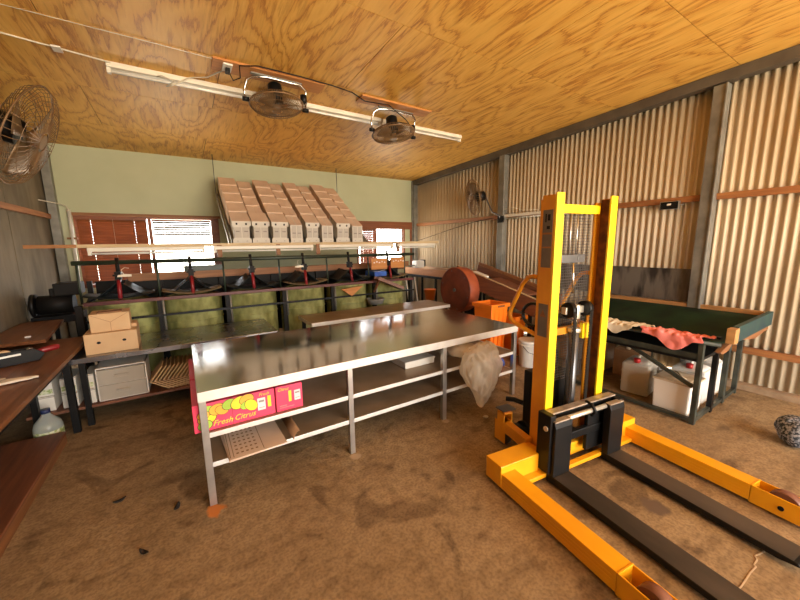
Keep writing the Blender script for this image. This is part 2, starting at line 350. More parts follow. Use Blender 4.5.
# right wall: corrugated iron sheet
mb = MB(); n = int((YB-YF)/.076*8)
def cw(z0, z1f, y0, y1, pt, am):
    k = int((y1-y0)/pt*10)
    def F(u, v):
        y = y0+(y1-y0)*u; x = XR + am*math.sin(2*PI*(y-y0)/pt); return (x, y, z0+(z1f(y)-z0)*v)
    mb.grid(F, k, 1, flip=True)
cw(0.02, lambda y: zc(y)+.01, YF, 4.46, .076, .015); cw(0.02, lambda y: zc(y)+.01, 4.46, YB+.05, .098, .02)
struct(mb, 'wall_right', 'old_tin', solid=.0015)
# open front with short wall on the left and a lintel
mb = MB(); mb.box(XL-.1, .25, YF-.1, YF, 0, 3.7).box(.25, XR+.1, YF-.1, YF, 3.25, 3.8).box(5.1, XR+.1, YF-.1, YF, 0, 3.25)
struct(mb, 'wall_front', 'fibro_grey')
# steel posts, eave beam, girts, kerb, dark lining
ti = [0]
def trim(mb, mat, **k):
    ti[0] += 1; return struct(mb, 'trim_%d' % ti[0], mat, **k)
trim(MB().box(5.085, 5.2, 7.26, 7.345, 0, 3.2).box(5.06, 5.085, 7.31, 7.345, 0, 3.2), 'galv', bev=.004)
trim(MB().box(-1.60, -1.50, 7.22, 7.345, 0, 3.2), 'galv', bev=.004)
trim(MB().box(5.08, 5.2, 4.40, 4.53, 0, 3.22), 'galv', bev=.004)
trim(MB().box(5.09, 5.2, 1.42, 1.545, 0, 3.30).box(5.07, 5.09, 1.42, 1.437, 0, 3.30), 'galv', bev=.004)
trim(MB().box(5.09, 5.2, -1.62, -1.5, 0, 3.40), 'galv', bev=.004)
mb = MB(); P = [(5.08, YF, zc(YF)-.115), (5.21, YF, zc(YF)-.115), (5.21, YB, zc(YB)-.115), (5.08, YB, zc(YB)-.115)]
mb.hexa(P + [(x, y, z+.11) for x, y, z in P]); trim(mb, 'beam_steel')
for (ya, yb) in ((4.53, 7.26), (1.545, 4.40), (-1.5, 1.42)): trim(MB().box(5.155, 5.208, ya, yb, 2.095, 2.165), 'girt', bev=.003)
for (ya, yb) in ((-1.5, 1.40),): trim(MB().box(5.155, 5.208, ya, yb, .40, .47), 'girt', bev=.003)
trim(MB().box(5.18, 5.205, 1.56, 3.6, .90, 1.30), 'dark_sheet')
trim(MB().box(5.10, 5.208, -2.3, 1.40, 0, .06), 'kerb')
trim(MB().box(XL+.001, XL+.05, 2.0, 7.2, 2.10, 2.17), 'girt', bev=.003)
mb = MB()
pts = [(-.75, 3.05), (-.72, 3.0)]
P0 = [(2.505, 0.287), (2.449, 0.295), (2.394, 0.311), (2.371, 0.298), (2.319, 0.299), (2.312, 0.29), (2.243, 0.297), (2.177, 0.298), (2.11, 0.3), (2.075, 0.306), (2.052, 0.294), (2.046, 0.276)]
for (a, b), (c, d) in zip(P0, P0[1:]): mb.bar((a, b, .0015), (c, d, .0015), .006, .002)
trim(mb, 'crack')

# windows ---------------------------------------------------------------
def window(name, X0, X1, Z0, Z1, mull):
    mb = MB(); t = .05
    mb.box(X0, X1, YB+.01, YB+.09, Z0, Z0+t).box(X0, X1, YB-.015, YB+.09, Z1-t, Z1)
    for x in [X0]+mull+[X1-t]: mb.box(x, x+t, YB-.01, YB+.09, Z0+t, Z1-t)
    o = struct(mb, name, 'blind_brown')
    MB().box(X0+t, X1-t, YB+.05, YB+.053, Z0+t, Z1-t).build('glass_pane', 'pane', o)
    return o
w1 = window('window_1', *W1, [-.42]); w2 = window('window_2', *W2, [3.98, 4.80])
# side-hung fixed panels: brown reveal right of window 1
MB().box(.53, .61, YB-.005, YB+.045, 1.07, 2.14).build('reveal_panel', 'blind_brown', w1)
MB().box(W1[0]-.03, W1[1]+.03, YB-.05, YB+.0, 2.17, 2.215).build('head_board', 'shed_timber', w1)
MB().box(W2[0]-.02, W2[1]+.0, YB-.03, YB+.045, 2.02, 2.20).build('head_board', 'blind_brown', w2)
MB().box(4.80, 5.02, YB+.0, YB+.045, 1.07, 2.02).build('reveal_panel', 'green_board', w2)

def blind(x0, x1, z0, z1, ang, pitch, label, zfold=None, mat='blind_brown'):
    t = thing('venetian_blind', ((x0+x1)/2, YB-.045, z1), label, 'blind', 'timber venetian blinds')
    hw = (x1-x0)/2
    MB().box(-hw, hw, -.025, .02, -.03, .0).build('head_rail', 'blind_brown', t)
    mb = MB(); z = -.05; R = Matrix.Rotation(ang, 3, 'X')
    while z > -(z1-z0)+.01:
        
        for xa, xb in ((-hw+.005, -hw*.62-.0025), (-hw*.62+.0025, hw*.62-.0025), (hw*.62+.0025, hw-.005)): mb.obox(Vector(((xa+xb)/2, 0, z))+R @ Vector((0, -.0125, 0)), (xb-xa, .025, .003), R)
        mb.obox(Vector((0, 0, z))+R @ Vector((0, .0125, 0)), (2*hw-.01, .025, .003), R)
        z -= pitch
    mb.build('slats', mat, t)
    mb = MB()
    for f in (-.62, .0, .62): mb.cyl((hw*f, -.024, -.02), (hw*f, -.024, -(z1-z0)), .0018, 5)
    mb.build('ladder_cord', 'cable_white', t)
    mb = MB(); mb.box(-hw, hw, -.022, .022, -(z1-z0)-.02, -(z1-z0)); mb.build('bottom_rail', 'blind_brown', t)
    return t
blind(-1.32, -.43, 1.10, 2.14, 1.12, .042, 'closed brown timber venetian blind left of the bright back window')
blind(-.36, .52, 1.84, 2.13, .75, .04, 'half raised venetian blind, slats coloured grey for window glare, over bright back window pane', mat='decal_grey')  # slats greyed: the backlight glare is put into their colour
blind(3.56, 3.97, 1.10, 2.03, .9, .042, 'narrow brown venetian blind beside the right-hand bright window')

# ------------------------------------------------------------------ stainless benches
def lip_top(t, L, D, z, lip, mt, ml, name='tabletop'):
    mb = MB(); mb.box(0, L, 0, D, z-.012, z).m(1)
    mb.box(0, L, -.002, .012, z-lip, z-.001).box(0, L, D-.012, D, z-lip, z-.001).box(-.002, .012, .0, D, z-lip, z-.001).box(L-.012, L+.002, 0, D, z-lip, z-.001)
    return mb.build(name, [mt, ml], t, bev=.003)
bt = thing('steel_bench', (0, 2.3, 0), 'long stainless steel work bench with two shelves in the middle of the floor', 'bench')
lip_top(bt, 2.95, 1.235, .78, .066, 'steel_top', 'lip_white')
for x in (.0, .985, 1.93, 2.905):
    for y in (.006, 1.19): MB().box(x, x+.042, y, y+.042, .004, .72).build('leg', 'steel', bt, bev=.003); 
for z in (.495, .292):
    mb = MB(); mb.box(.04, 2.91, .02, 1.21, z-.01, z).m(1).box(.042, 2.905, .016, .03, z-.032, z-.0).box(.042, 2.905, 1.2, 1.214, z-.032, z)
    mb.box(.008, .03, .05, 1.19, z-.032, z).box(2.915, 2.935, .05, 1.19, z-.032, z)
    mb.build('shelf', ['steel_shelf', 'lip_white'], bt, bev=.002)

b2 = thing('steel_side_bench', (-1.30, 4.08, 0), 'low steel bench by the left desk carrying two cardboard cartons', 'bench', 'low steel benches before the green bins')
lip_top(b2, 2.18, .82, .665, .05, 'steel_old', 'steel_old')
for x in (.06, .41, 2.12):
    for y in (.02, .76): MB().box(x, x+.045, y, y+.045, .0, .62).build('leg', 'black', b2)
MB().box(.02, 2.16, .03, .8, .17, .195).build('shelf', 'red_brown', b2)
b3 = thing('steel_side_bench', (1.33, 4.2, 0), 'low dark steel bench hidden behind the long stainless bench at right', 'bench', 'low steel benches before the green bins')
lip_top(b3, 2.32, .60, .665, .05, 'steel_shelf', 'lip_white')
for x in (.04, 1.15, 2.24):
    for y in (.02, .54): MB().box(x, x+.045, y, y+.045, .0, .62).build('leg', 'black', b3)

# pink cartons on the upper shelf
def pink(x0, x1, d, y0, label, fruit):
    y0 += .017
    t = thing('citrus_carton', (x0, y0, .497), label, 'carton', 'pink citrus cartons on the bench shelf'); L = x1-x0; h = .182
    mb = MB(); mb.m(0).box(0, L, 0, d, 0, h); o = mb.build('carton_body', 'pink_card', t, bev=.002)
    mb = MB(); mb.box(-.0012, 0, .002, d-.002, .002, h-.002); mb.build('end_panel', 'red_card', t)
    return t
c1 = pink(-.035, .452, .50, 2.335, 'bright pink citrus carton with fruit artwork at left end of bench shelf', 1)
c2 = pink(.462, .645, .50, 2.335, 'plain half of pink citrus cartons, right beside the fruit artwork one', 0)
c3 = pink(-.035, .60, .55, 2.86, 'pink carton pushed behind the fruit artwork carton on bench shelf', 0)
mb = MB()
fr = [(.075, .085, .052, 1, .3), (.06, .040, .04, 3, .2), (.085, .135, .038, 3, .0), (.135, .130, .046, 2, .2), (.160, .118, .038, 2, -.4), (.205, .145, .042, 3, .4), (.262, .140, .050, 1, .5), (.31, .150, .044, 2, .3), (.30, .112, .032, 3, .6), (.335, .105, .044, 1, -.9), (.055, .11, .034, 2, .1)]
for k, (x, z, r, mi, a) in enumerate(fr):
    yy = -.0012-.0004*k
    for (mm, sc) in ((4, 1.08), (mi, 1.0)):
        yy -= .00015
        mb.m(mm).poly([(x+math.cos(a)*r*sc*math.cos(q)-math.sin(a)*r*.78*sc*math.sin(q), yy, z+math.sin(a)*r*sc*math.cos(q)+math.cos(a)*r*.78*sc*math.sin(q)) for q in [2*PI*i/22 for i in range(22)]])
mb.m(4).box(.218, .2205, -.0008, 0, .0, .182)
mb.build('fruit_artwork', ['pink_card', 'print_yellow', 'print_orange', 'print_green', 'print_line'], c1, fixn=False)
for wd_, x_, z_ in (('Fresh', .10, .022), ('Citrus', .225, .024)): text_part(wd_, .052, 'lettering', 'print_yellow', c1, Matrix.Translation((x_, -.0012, z_)) @ FRONT, .35)
mb = MB(); mb.m(0).box(.375, .425, -.0012, 0, .05, .135).m(1).box(.382, .418, -.0016, 0, .105, .12).box(.382, .418, -.0016, 0, .065, .07).m(2).box(.440, .462, -.0012, 0, .06, .14)
mb.build('paper_label', ['print_white', 'print_grey', 'print_yellow'], c1)
text_part('Fresh', .030, 'lettering', 'print_yellow', c1, Matrix.Translation((.385, -.0012, .150)) @ FRONT, .35)
mb = MB(); mb.m(0).box(.125, .168, -.0012, 0, .06, .135).m(1).box(.131, .162, -.0016, 0, .11, .122).box(.131, .162, -.0016, 0, .075, .08).m(2).box(.085, .105, -.0012, 0, .06, .14).m(1).box(.02, .07, -.0012, 0, .035, .041).box(.02, .12, -.0012, 0, .022, .027)
mb.build('paper_label', ['print_white', 'print_grey', 'print_yellow'], c2)
text_part('Citrus', .030, 'lettering', 'print_yellow', c2, Matrix.Translation((.01, -.0012, .150)) @ FRONT, .35)

# flat cardboard blanks on the lower shelf
t = thing('carton_blank_stack', (.11, 2.28, .293), 'printed flat cardboard carton blanks lying on lowest bench shelf', 'cardboard')
for k, (dx, a) in enumerate(((0, .05), (.012, .02))):
    R = Matrix.Rotation(a, 3, 'Z')
    mb = MB(); mb.obox((.19+dx, .21, .004+.006*k), (.36, .46, .004), R)
    mb.build('blank_sheet', 'kraft_rack', t)
mb = MB()
for i in range(5):
    for j in range(7): mb.box(.07+.03*i, .085+.03*i, .03+.05*j, .045+.05*j, .0118, .0125)
mb.box(.03, .034, .0, .43, .0118, .0125).box(.235, .239, .0, .43, .0118, .0125).box(.05, .054, .0, .43, .0118, .0125)
mb.build('printed_marks', 'kraft_dark', t)
def F(u, v): a = -.4+u*3.6; return (.40+.05*u-.028*math.sin(a)*.4+.03, -.0+.40*v, .035-.028*math.cos(a))
MB().grid(F, 12, 1).build('rolled_edge', 'kraft_dark', t, solid=.003)

# white flat box, plastic bags and blue bag
t = thing('flat_box', (1.66, 2.53, .497), 'flat white box lying on the upper bench shelf', 'box')
MB().box(0, .34, 0, .25, 0, .06).build('box_base', 'carton_white', t, bev=.003)
MB().box(-.004, .344, -.004, .254, .045, .066).build('box_lid', 'carton_white', t, bev=.003)
def blob(name, parts, mat, loc, label, cat, seed, amp=.03, group=None, fr=7):
    bm = bmesh.new()
    for (c, r) in parts:
        res = bmesh.ops.create_icosphere(bm, subdivisions=4, radius=1)
        for v in res['verts']: v.co = Vector((v.co.x*r[0], v.co.y*r[1], v.co.z*r[2]))+Vector(c)
    for v in bm.verts:
        q = v.co*fr+Vector((seed, 0, 0)); n_ = mnoise.noise(q)
        r_ = abs(mnoise.noise(q*2.1+Vector((9, 0, 0))))
        v.co += v.normal*(0 if v.normal.length < .1 else 1)*0 + (v.co-Vector(parts[0][0])).normalized()*(n_*amp - r_*amp*.9)
    for f in bm.faces: f.smooth = True
    me = bpy.data.meshes.new(name); bm.to_mesh(me); bm.free(); me.materials.append(MATS[mat])
    o = bpy.data.objects.new(name, me); COL.objects.link(o); o.location = loc
    return tag(o, label, cat, group)
def drape_bag():
    bm = bmesh.new(); res = bmesh.ops.create_icosphere(bm, subdivisions=5, radius=1); nk = bmesh.ops.create_icosphere(bm, subdivisions=3, radius=1)['verts']; nkset = set(nk)
    for v in bm.verts:
        d = v.co.copy(); z = d.z
        if v in nkset:
            v.co = Vector((d.x*.15-.05, d.y*.17+.20, d.z*.055+.075)) + d*.03*mnoise.noise(d*4); continue
        w_ = 1.0 if z > -.15 else max(.42, 1-.75*(-.15-z))
        p = Vector((d.x*.21*w_, d.y*.165*w_, d.z*.19 if z > 0 else d.z*.45))
        if z < -.2: p.x += .02*(-z)
        n_ = mnoise.noise(p*9); r_ = abs(mnoise.noise(Vector((p.x*26, p.y*26, p.z*7))+Vector((3, 1, 0))))
        p += d*(n_*.035 - r_*.035)
        v.co = p
    for f in bm.faces: f.smooth = True
    me = bpy.data.meshes.new('plastic_bag'); bm.to_mesh(me); bm.free(); me.materials.append(MATS['clear_film'])
    o = bpy.data.objects.new('plastic_bag', me); COL.objects.link(o); o.location = (2.22, 2.115, .575)
    return tag(o, 'big crumpled clear plastic bag bulging off the bench front', 'plastic bag', 'clear plastic bags on the bench')
bag = drape_bag()
blob('plastic_bag', [((0, 0, 0), (.12, .15, .06)), ((.08, -.03, -.01), (.10, .12, .05))], 'clear_film', (2.24, 2.66, .575), 'small crumpled clear plastic bag beside the flat white box', 'plastic bag', 4, .03, 'clear plastic bags on the bench', 11)
blob('blue_net_bag', [((0, 0, 0), (.10, .13, .06)), ((.02, .06, .01), (.09, .10, .06))], 'blue_bag', (2.775, 2.46, .372), 'bright blue bundled net bag on the low shelf at bench end', 'bag', 2, .03, None, 14)

# ------------------------------------------------------------------ pallet stacker
A7 = math.radians(-7.3)
st = thing('pallet_stacker', (2.28+.07*math.cos(A7), 1.2+.07*math.sin(A7), 0), 'yellow hand pallet stacker with black forks and tall mast', 'pallet stacker', rotz=A7)
def C(mb, x0, x1, y0, y1, z0, z1, sx): pass
for s in (-1, 1):
    mb = MB(); xo, xi = .305*s, .235*s
    a, b = sorted((xo, xi))
    mb.m(0).box(a, b, .12, .134, .06, 1.965)                       # front flange
    mb.m(1).box(a, b, .236, .25, .06, 1.93)                        # rear flange
    if s < 0: mb.m(1).box(-.305, -.293, .134, .236, .06, 1.955)  # web in darker orange: shade on the yellow mast's side put into colour
    else: mb.m(1).box(.293, .305, .134, .236, .06, 1.955)
    mb.m(2).box(*( (-.293, -.290) if s < 0 else (.290, .293)), .135, .235, .07, 1.95)
    mb.build('mast_rail', ['mast_yellow', 'orange_paint', 'inner_brown'], st, bev=.002)
MB().box(-.235, .235, .20, .235, 1.845, 1.905).build('mast_crossbar', 'mast_yellow', st, bev=.003)
MB().box(-.235, .235, .20, .24, .98, 1.03).build('mast_crossbar', 'orange_paint', st, bev=.003)
mb = MB(); mb.m(0).box(-.3065, -.305, .145, .225, 1.48, 1.86).m(1).box(-.3075, -.3065, .165, .185, 1.79, 1.83).box(-.3075, -.3065, .195, .205, 1.78, 1.835).box(-.3075, -.3065, .165, .19, 1.735, 1.755).m(2).box(-.3075, -.3065, .148, .222, 1.70, 1.712).box(-.3075, -.3065, .148, .222, 1.61, 1.62)
mb.build('mast_decal', ['decal_grey', 'black', 'girt'], st)
mb = MB(); mb.m(0).box(-.3065, -.305, .145, .225, 1.0, 1.23).m(2).prism([(.16, 1.14), (.185, 1.19), (.21, 1.14)], 'X', -.3075, -.3065)
mb.build('mast_decal', ['decal_grey', 'black', 'girt'], st)
# legs (straddles) with load wheels
for s in (-1, 1):
    xa, xb = sorted((.60*s, .715*s))
    mb = MB(); mb.box(xa, xb, -.68, .13, .028, .135)
    for k in range(3): mb.box(xa-.0015, xb+.0015, -.66, .1, .055+.022*k, .06+.022*k)
    mb.box(xa, xa+.008, -.95, -.68, .02, .135).box(xb-.008, xb, -.95, -.68, .02, .135).box(xa, xb, -.69, -.68, .02, .138).box(xa, xb, -.958, -.95, .02, .135)
    lg = mb.build('straddle_leg', 'yellow', st, bev=.003)
    xc = (xa+xb)/2
    MB().cyl((xc-.030, -.82, .08), (xc+.030, -.82, .08), .078, 28).build('load_wheel', 'rubber_wheel', lg)
    MB().cyl((xa-.006, -.82, .075), (xb+.006, -.82, .075), .014, 10).build('axle_bolt', 'black', lg)
# base frame
mb = MB()
for s in (-1, 1):
    a, b = sorted((.33*s, .722*s)); mb.box(a, b, .085, .235, .035, .185)
    a, b = sorted((.33*s, .61*s)); mb.box(a, b, .03, .085, .03, .06)
mb.box(-.34, .34, .13, .25, .03, .13).box(-.33, .33, .02, .06, .03, .06)
mb.build('base_frame', 'yellow', st, bev=.004)
# outrigger to the side caster
mb = MB(); mb.bar((-.34, .22, .17), (-.30, .56, .17), .06, .09); mb.box(-.345, -.255, .50, .56, .14, .21); mb.build('caster_arm', 'orange_paint', st, bev=.003)
mb = MB(); mb.box(-.345, -.335, .48, .56, .20, .285).box(-.265, -.255, .48, .56, .20, .285).box(-.345, -.255, .55, .56, .2, .285).box(-.345, -.255, .48, .56, .272, .285).box(-.345, -.255, .48, .56, .2, .215); mb.build('caster_bracket', 'orange_paint', st, bev=.002)
MB().box(-.33, -.2, .50, .60, .286, .292).build('foot_plate', 'grey_steel', st)
MB().cyl((-.32, .53, .075), (-.275, .53, .075), .075, 22).build('caster_wheel', 'grey_steel', st)
mb = MB(); mb.box(-.34, -.335, .47, .59, .03, .2).box(-.262, -.257, .47, .59, .03, .2).box(-.34, -.257, .5, .56, .14, .2); mb.build('caster_fork', 'orange_paint', st)
# rear steering wheels and platform
mb = MB(); mb.box(-.2, .2, .25, .52, .10, .15); mb.build('rear_platform', 'black', st)
for x in (-.12, .12): MB().cyl((x-.03, .46, .09), (x+.03, .46, .09), .09, 22).build('steer_wheel', 'black', st)
# lift cylinder, chains, pulleys
MB().cyl((0, .17, .1), (0, .17, 1.02), .036, 20).build('lift_cylinder', 'grey_steel', st)
MB().cyl((0, .17, 1.0), (0, .17, 1.16), .022, 16).build('piston_rod', 'chrome', st)
mb = MB(); mb.cyl((0, .17, 1.0), (0, .17, 1.03), .045, 18).box(-.12, .12, .15, .19, 1.14, 1.19).cyl((0, .17, 1.10), (0, .17, 1.2), .035, 16); mb.build('crosshead', 'zinc_rod', st, bev=.003)
for s in (-1, 1):
    MB().cyl((.085*s-.02, .155, 1.17), (.085*s+.02, .155, 1.17), .055, 22).build('chain_pulley', 'black', st)
    mb = MB(); z = .42
    while z < 1.16:
        mb.box(.085*s-.016, .085*s+.016, .098, .106, z, z+.014); mb.box(.085*s-.011, .085*s+.011, .097, .104, z+.014, z+.022); z += .022
    mb.build('lift_chain', 'black_gloss', st)
MB().box(.05, .12, .135, .16, .95, 1.06).build('warning_tag', 'mast_yellow', st)
mb = MB(); mb.box(-.12, .12, .21, .26, 1.50, 1.56).cyl((.06, .21, 1.53), (.06, .205, 1.53), .022, 14); mb.build('top_clamp', 'grey_steel', st, bev=.004)
MB().cyl((.0, .2, 1.28), (-.015, .2, 1.5), .008, 8).build('release_rod', 'chrome', st)
for x in (-.04, .03): MB().cyl((x, .22, 1.56), (x, .22, 1.84), .006, 6).build('hanger_rod', 'steel', st)
# guard mesh
mb = MB()
for k in range(24): mb.cyl((-.23+.02*k, .262, .60), (-.23+.02*k, .262, 1.84), .0018, 4)
for k in range(60): mb.cyl((-.235, .264, .60+.021*k), (.235, .264, .60+.021*k), .0022, 4)
mb.build('mesh_guard', 'mesh_wire', st)
# push handles
for s in (-1, 1):
    x = .285*s
    pts = [(x, .24, 1.405), (x, .30, 1.41), (x, .35, 1.40), (x, .40, 1.35), (x, .50, 1.16), (x, .52, 1.11), (x, .515, 1.065), (x, .47, 1.035), (x, .40, 1.02), (x, .24, .99)]
    MB().tube(pts, .016, 10).build('push_handle', 'orange_paint', st)
mb = MB(); mb.ring((-.235, .33, 1.12), (1, .3, 0), .085, .012, 24, 6); mb.build('hose_loop', 'black_gloss', st)
mb = MB(); mb.tube([(-.08, .27, .30), (-.10, .46, .31), (-.11, .54, .31)], .014, 8).tube([(-.10, .52, .31), (-.13, .60, .315), (-.17, .65, .31)], .02, 10); mb.build('pump_pedal', 'black', st)
mb = MB(); mb.bar((-.2, .3, .35), (-.1, .3, .75), .012, .012); mb.build('brace_rod', 'steel', st)
mb = MB(); mb.box(-.13, .20, .27, .5, .15, .62).cyl((.03, .40, .62), (.03, .40, .80), .07, 16); mb.build('hydraulic_unit', 'black', st, bev=.01)
# fork carriage
mb = MB(); mb.box(-.385, -.335, .0, .11, .075, .50).box(.335, .385, .0, .11, .075, .47)
mb.box(-.36, .36, .06, .095, .43, .475).box(-.36, .36, .05, .09, .23, .29); mb.box(.08, .335, .06, .09, .09, .45)
mb.build('fork_carriage', 'black', st, bev=.006)
MB().box(-.36, .36, .045, .105, .475, .487).build('carriage_top_rail', 'worn_edge', st, bev=.004)
MB().cyl((-.36, .02, .44), (.37, .02, .44), .017, 14).build('fork_shaft', 'zinc_rod', st)
mb = MB(); mb.tube([(.05, .07, .49), (.055, .02, .48), (.055, -.01, .44), (.055, .02, .40)], .012, 8); mb.build('shaft_hook', 'black', st)
MB().cyl((-.392, .035, .40), (-.384, .035, .40), .018, 14).build('pivot_bolt', 'zinc_rod', st)
for s in (-1, 1):
    a, b = sorted((.205*s, .365*s))
    mb = MB(); mb.m(0).prism([(.022, .065), (-.028, .065), (-.028, .42), (-.015, .455), (.02, .46), (.03, .42)], 'X', a, b)
    mb.prism([(.03, .012), (-.93, .022), (-1.02, .040), (-1.0, .055), (-.03, .066), (.03, .066)], 'X', a, b)
    mb.m(2).box(a+.003, b-.003, -.02, .025, .452, .464)
    fk = mb.build('fork', ['black', 'fork_top', 'worn_edge'], st, bev=.005)
    MB().prism([(-.985, .0560), (-.03, .0662), (-.03, .0672), (-.985, .0570)], 'X', a+.004, b-.004).build('worn_top', 'fork_top', fk)

# ------------------------------------------------------------------ green bins and grading machine
BX = [-.64, .09, .82, 1.56, 2.31, 3.05]
ordn = ['first', 'second', 'third', 'fourth', 'fifth', 'sixth']
bl = ['stained green round bin at far left, partly behind the cardboard cartons', 'green round bin just right of the stacked cardboard cartons', 'third green round bin from the left under the grading machine', 'green round bin in the middle, above gap between low benches', 'green round bin below the brown triangular board', 'right-hand end green bin below the orange perforated boards']
proto = None
for x, lb in zip(BX, bl):
    if proto is None:
        proto = thing('fruit_bin', (x, 5.32, 0), lb, 'bin', 'round green fruit bins')
        MB().lathe([(.30, 0), (.325, .02), (.335, .5), (.335, .99), (.343, 1.0), (.343, 1.02), (.325, 1.02), (.32, .95), (.31, .05), (.0, .04)], seg=40).build('bin_body', 'bin_green', proto)
        MB().ring((0, 0, .72), (0, 0, 1), .337, .008, 40).build('bin_hoop', 'bin_green', proto)
    else: dup(proto, (x, 5.32, 0), lb)
gm = thing('grading_machine', (0, 5.0, 0), 'long dark fruit grading machine with pipe rail above green bins', 'machine')
MB().cyl((-1.04, .2, 1.49), (3.62, .2, 1.47), .026, 12).build('top_pipe', 'machine_green', gm)
MB().box(-.95, 3.45, -.055, -.025, 1.025, 1.065).build('front_rail', 'rust_red', gm, bev=.003)
MB().box(-.95, 3.45, .68, .71, 1.025, 1.065).build('back_rail', 'rust_red', gm)
MB().box(-.95, 3.45, -.055, -.035, .835, .86).build('lower_bar', 'black', gm)
MB().box(-.6, 3.75, .55, .60, 1.225, 1.325).build('timber_beam', 'shed_timber', gm, bev=.003)
MB().box(-.95, 3.6, .72, .74, .3, 1.24).build('back_board', 'dark_machine', gm)  # added dark panel, hides the wall to keep it dark behind the bins
for k in range(7):
    x = -1.0+.735*k
    MB().box(x-.03, x+.03, -.03, .03, 0, 1.03).build('leg', 'dark_machine', gm)
    if 0 < k: MB().cyl((x+.03, -.035, .66), (x+.03, -.035, 1.03), .014, 8).build('leg_pipe', 'galv', gm)
    MB().cyl((x, .18, 1.03), (x, .2, 1.48), .013, 8).build('post', 'machine_green', gm)
    MB().box(x-.025, x+.025, .67, .72, 0, 1.25).build('leg', 'dark_machine', gm)
for i, x in enumerate(BX):
    MB().cyl((x, .06, 1.06), (x, .12, 1.29), .021, 12).build('red_sleeve', 'red_post', gm)
    mb = MB(); mb.box(x-.03, x+.03, .10, .20, 1.29, 1.38).cyl((x, .17, 1.36), (x, .2, 1.54), .02, 10).box(x-.05, x+.05, .12, .16, 1.33, 1.35); mb.build('clamp', 'dark_machine', gm)
    # canvas drop sheets either side of the sleeve
    for s in (-1, 1):
        def F(u, v, s=s, x=x):
            xx = x+s*(.02+.34*u); z = 1.26-.19*u-.02*math.sin(u*PI)*1.5-v*.0; return (xx, .10+.44*v, z-.12*(1-v)*u*.3-.035*math.sin(PI*v))
        MB().grid(F, 8, 6).build('canvas_flap', 'canvas_dark', gm, solid=.004)
    def F2(u, v, x=x):
        a = -1+2*u; return (x+.33*a, .02+.5*v, 1.075+.05*a*a*(1-v*.3)+.015*math.sin(v*3))
    MB().grid(F2, 10, 4).build('drop_tray', 'canvas_brown' if i % 2 else 'canvas_dark', gm, solid=.004)
MB().box(.02, .5, .55, .6, 1.325, 1.40).build('green_channel', 'machine_green', gm)
for k, (xa, xb, za) in enumerate(((2.68, 2.98, 1.235), (3.06, 3.33, 1.245))):
    mb = MB(); mb.m(0).box(xa, xb, .08, .11, za, za+.185).m(1)
    for j in range(5): mb.box(xa+.04+.05*j, xa+.065+.05*j, .077, .081, za+.105+.012*(j % 2), za+.125+.012*(j % 2))
    mb.build('perforated_board', ['perf_board', 'print_white'], gm)
mb = MB(); mb.prism([(2.05, .97), (2.42, 1.0), (2.22, .85)], 'Y', -.10, -.075); mb.build('triangle_board', 'perf_board', gm)
mb = MB(); mb.bar((2.62, -.18, 1.10), (3.02, -.30, .92), .14, .02, (0, .2, 1)); mb.bar((2.62, -.26, 1.12), (3.02, -.38, .94), .015, .05, (0, .2, 1)); mb.bar((2.62, -.11, 1.12), (3.02, -.22, .94), .015, .05, (0, .2, 1)); mb.bar((2.65, -.04, .88), (2.66, -.2, 1.08), .03, .03); mb.build('side_chute', 'red_brown', gm)
MB().lathe([(.02, .0), (.12, .01), (.15, .09), (.155, .1), (.14, .1), (.11, .02), (.0, .012)], (2.66, -.06, .67), 24).build('catch_pan', 'canvas_pale', gm)
mb = MB(); mb.cyl((2.66, -.06, .675), (2.675, .0, .45), .018, 8); mb.build('pan_stem', 'black', gm)
mb = MB(); mb.box(2.72, 2.95, .05, .4, 1.12, 1.20); mb.build('blue_tray', 'blue_bag', gm)
# drive at left end of machine
dv = thing('drive_unit', (-1.34, 5.48, 0), 'black motor drive unit on legs against the left wall', 'machine')
mb = MB(); mb.box(-.2, .22, .1, .5, .78, .86)
for x in (-.19, .17):
    for y in (.11, .44): mb.box(x, x+.045, y, y+.045, 0, .78)
mb.build('stand', 'black', dv)
MB().cyl((-.16, .3, .98), (.16, .3, .98), .115, 24).build('motor', 'dark_machine', dv)
MB().cyl((-.22, .3, .98), (-.18, .3, .98), .14, 26).build('pulley', 'black', dv)
mb = MB(); mb.box(.0, .24, .2, .5, 1.09, 1.24).box(-.05, .1, .25, .45, 1.08, 1.18); mb.build('gearbox', 'dark_machine', dv, bev=.01)
# hangers hooked on the machine pipe
def hanger(x, z, lb):
    t = thing('hook_tag', (x, 4.97, z), lb, 'tag', 'white hook tags on grading machine')
    MB().prism([(-.07, -.03), (.06, -.03), (.06, -.005), (.005, .0), (-.06, -.008)], 'Y', -.005, .005).build('tag_plate', 'cable_white', t)
    MB().tube([(0, 0, -.01), (-.02, 0, .02), (-.025, 0, .05), (.0, .06, .07), (.03, .12, .06)], .004, 6).build('wire_hook', 'cable_white', t)
hanger(-.56, 1.36, 'cream tag hooked at left end of the grading machine')
hanger(1.44, 1.37, 'white tag hooked midway along the grading machine rail')

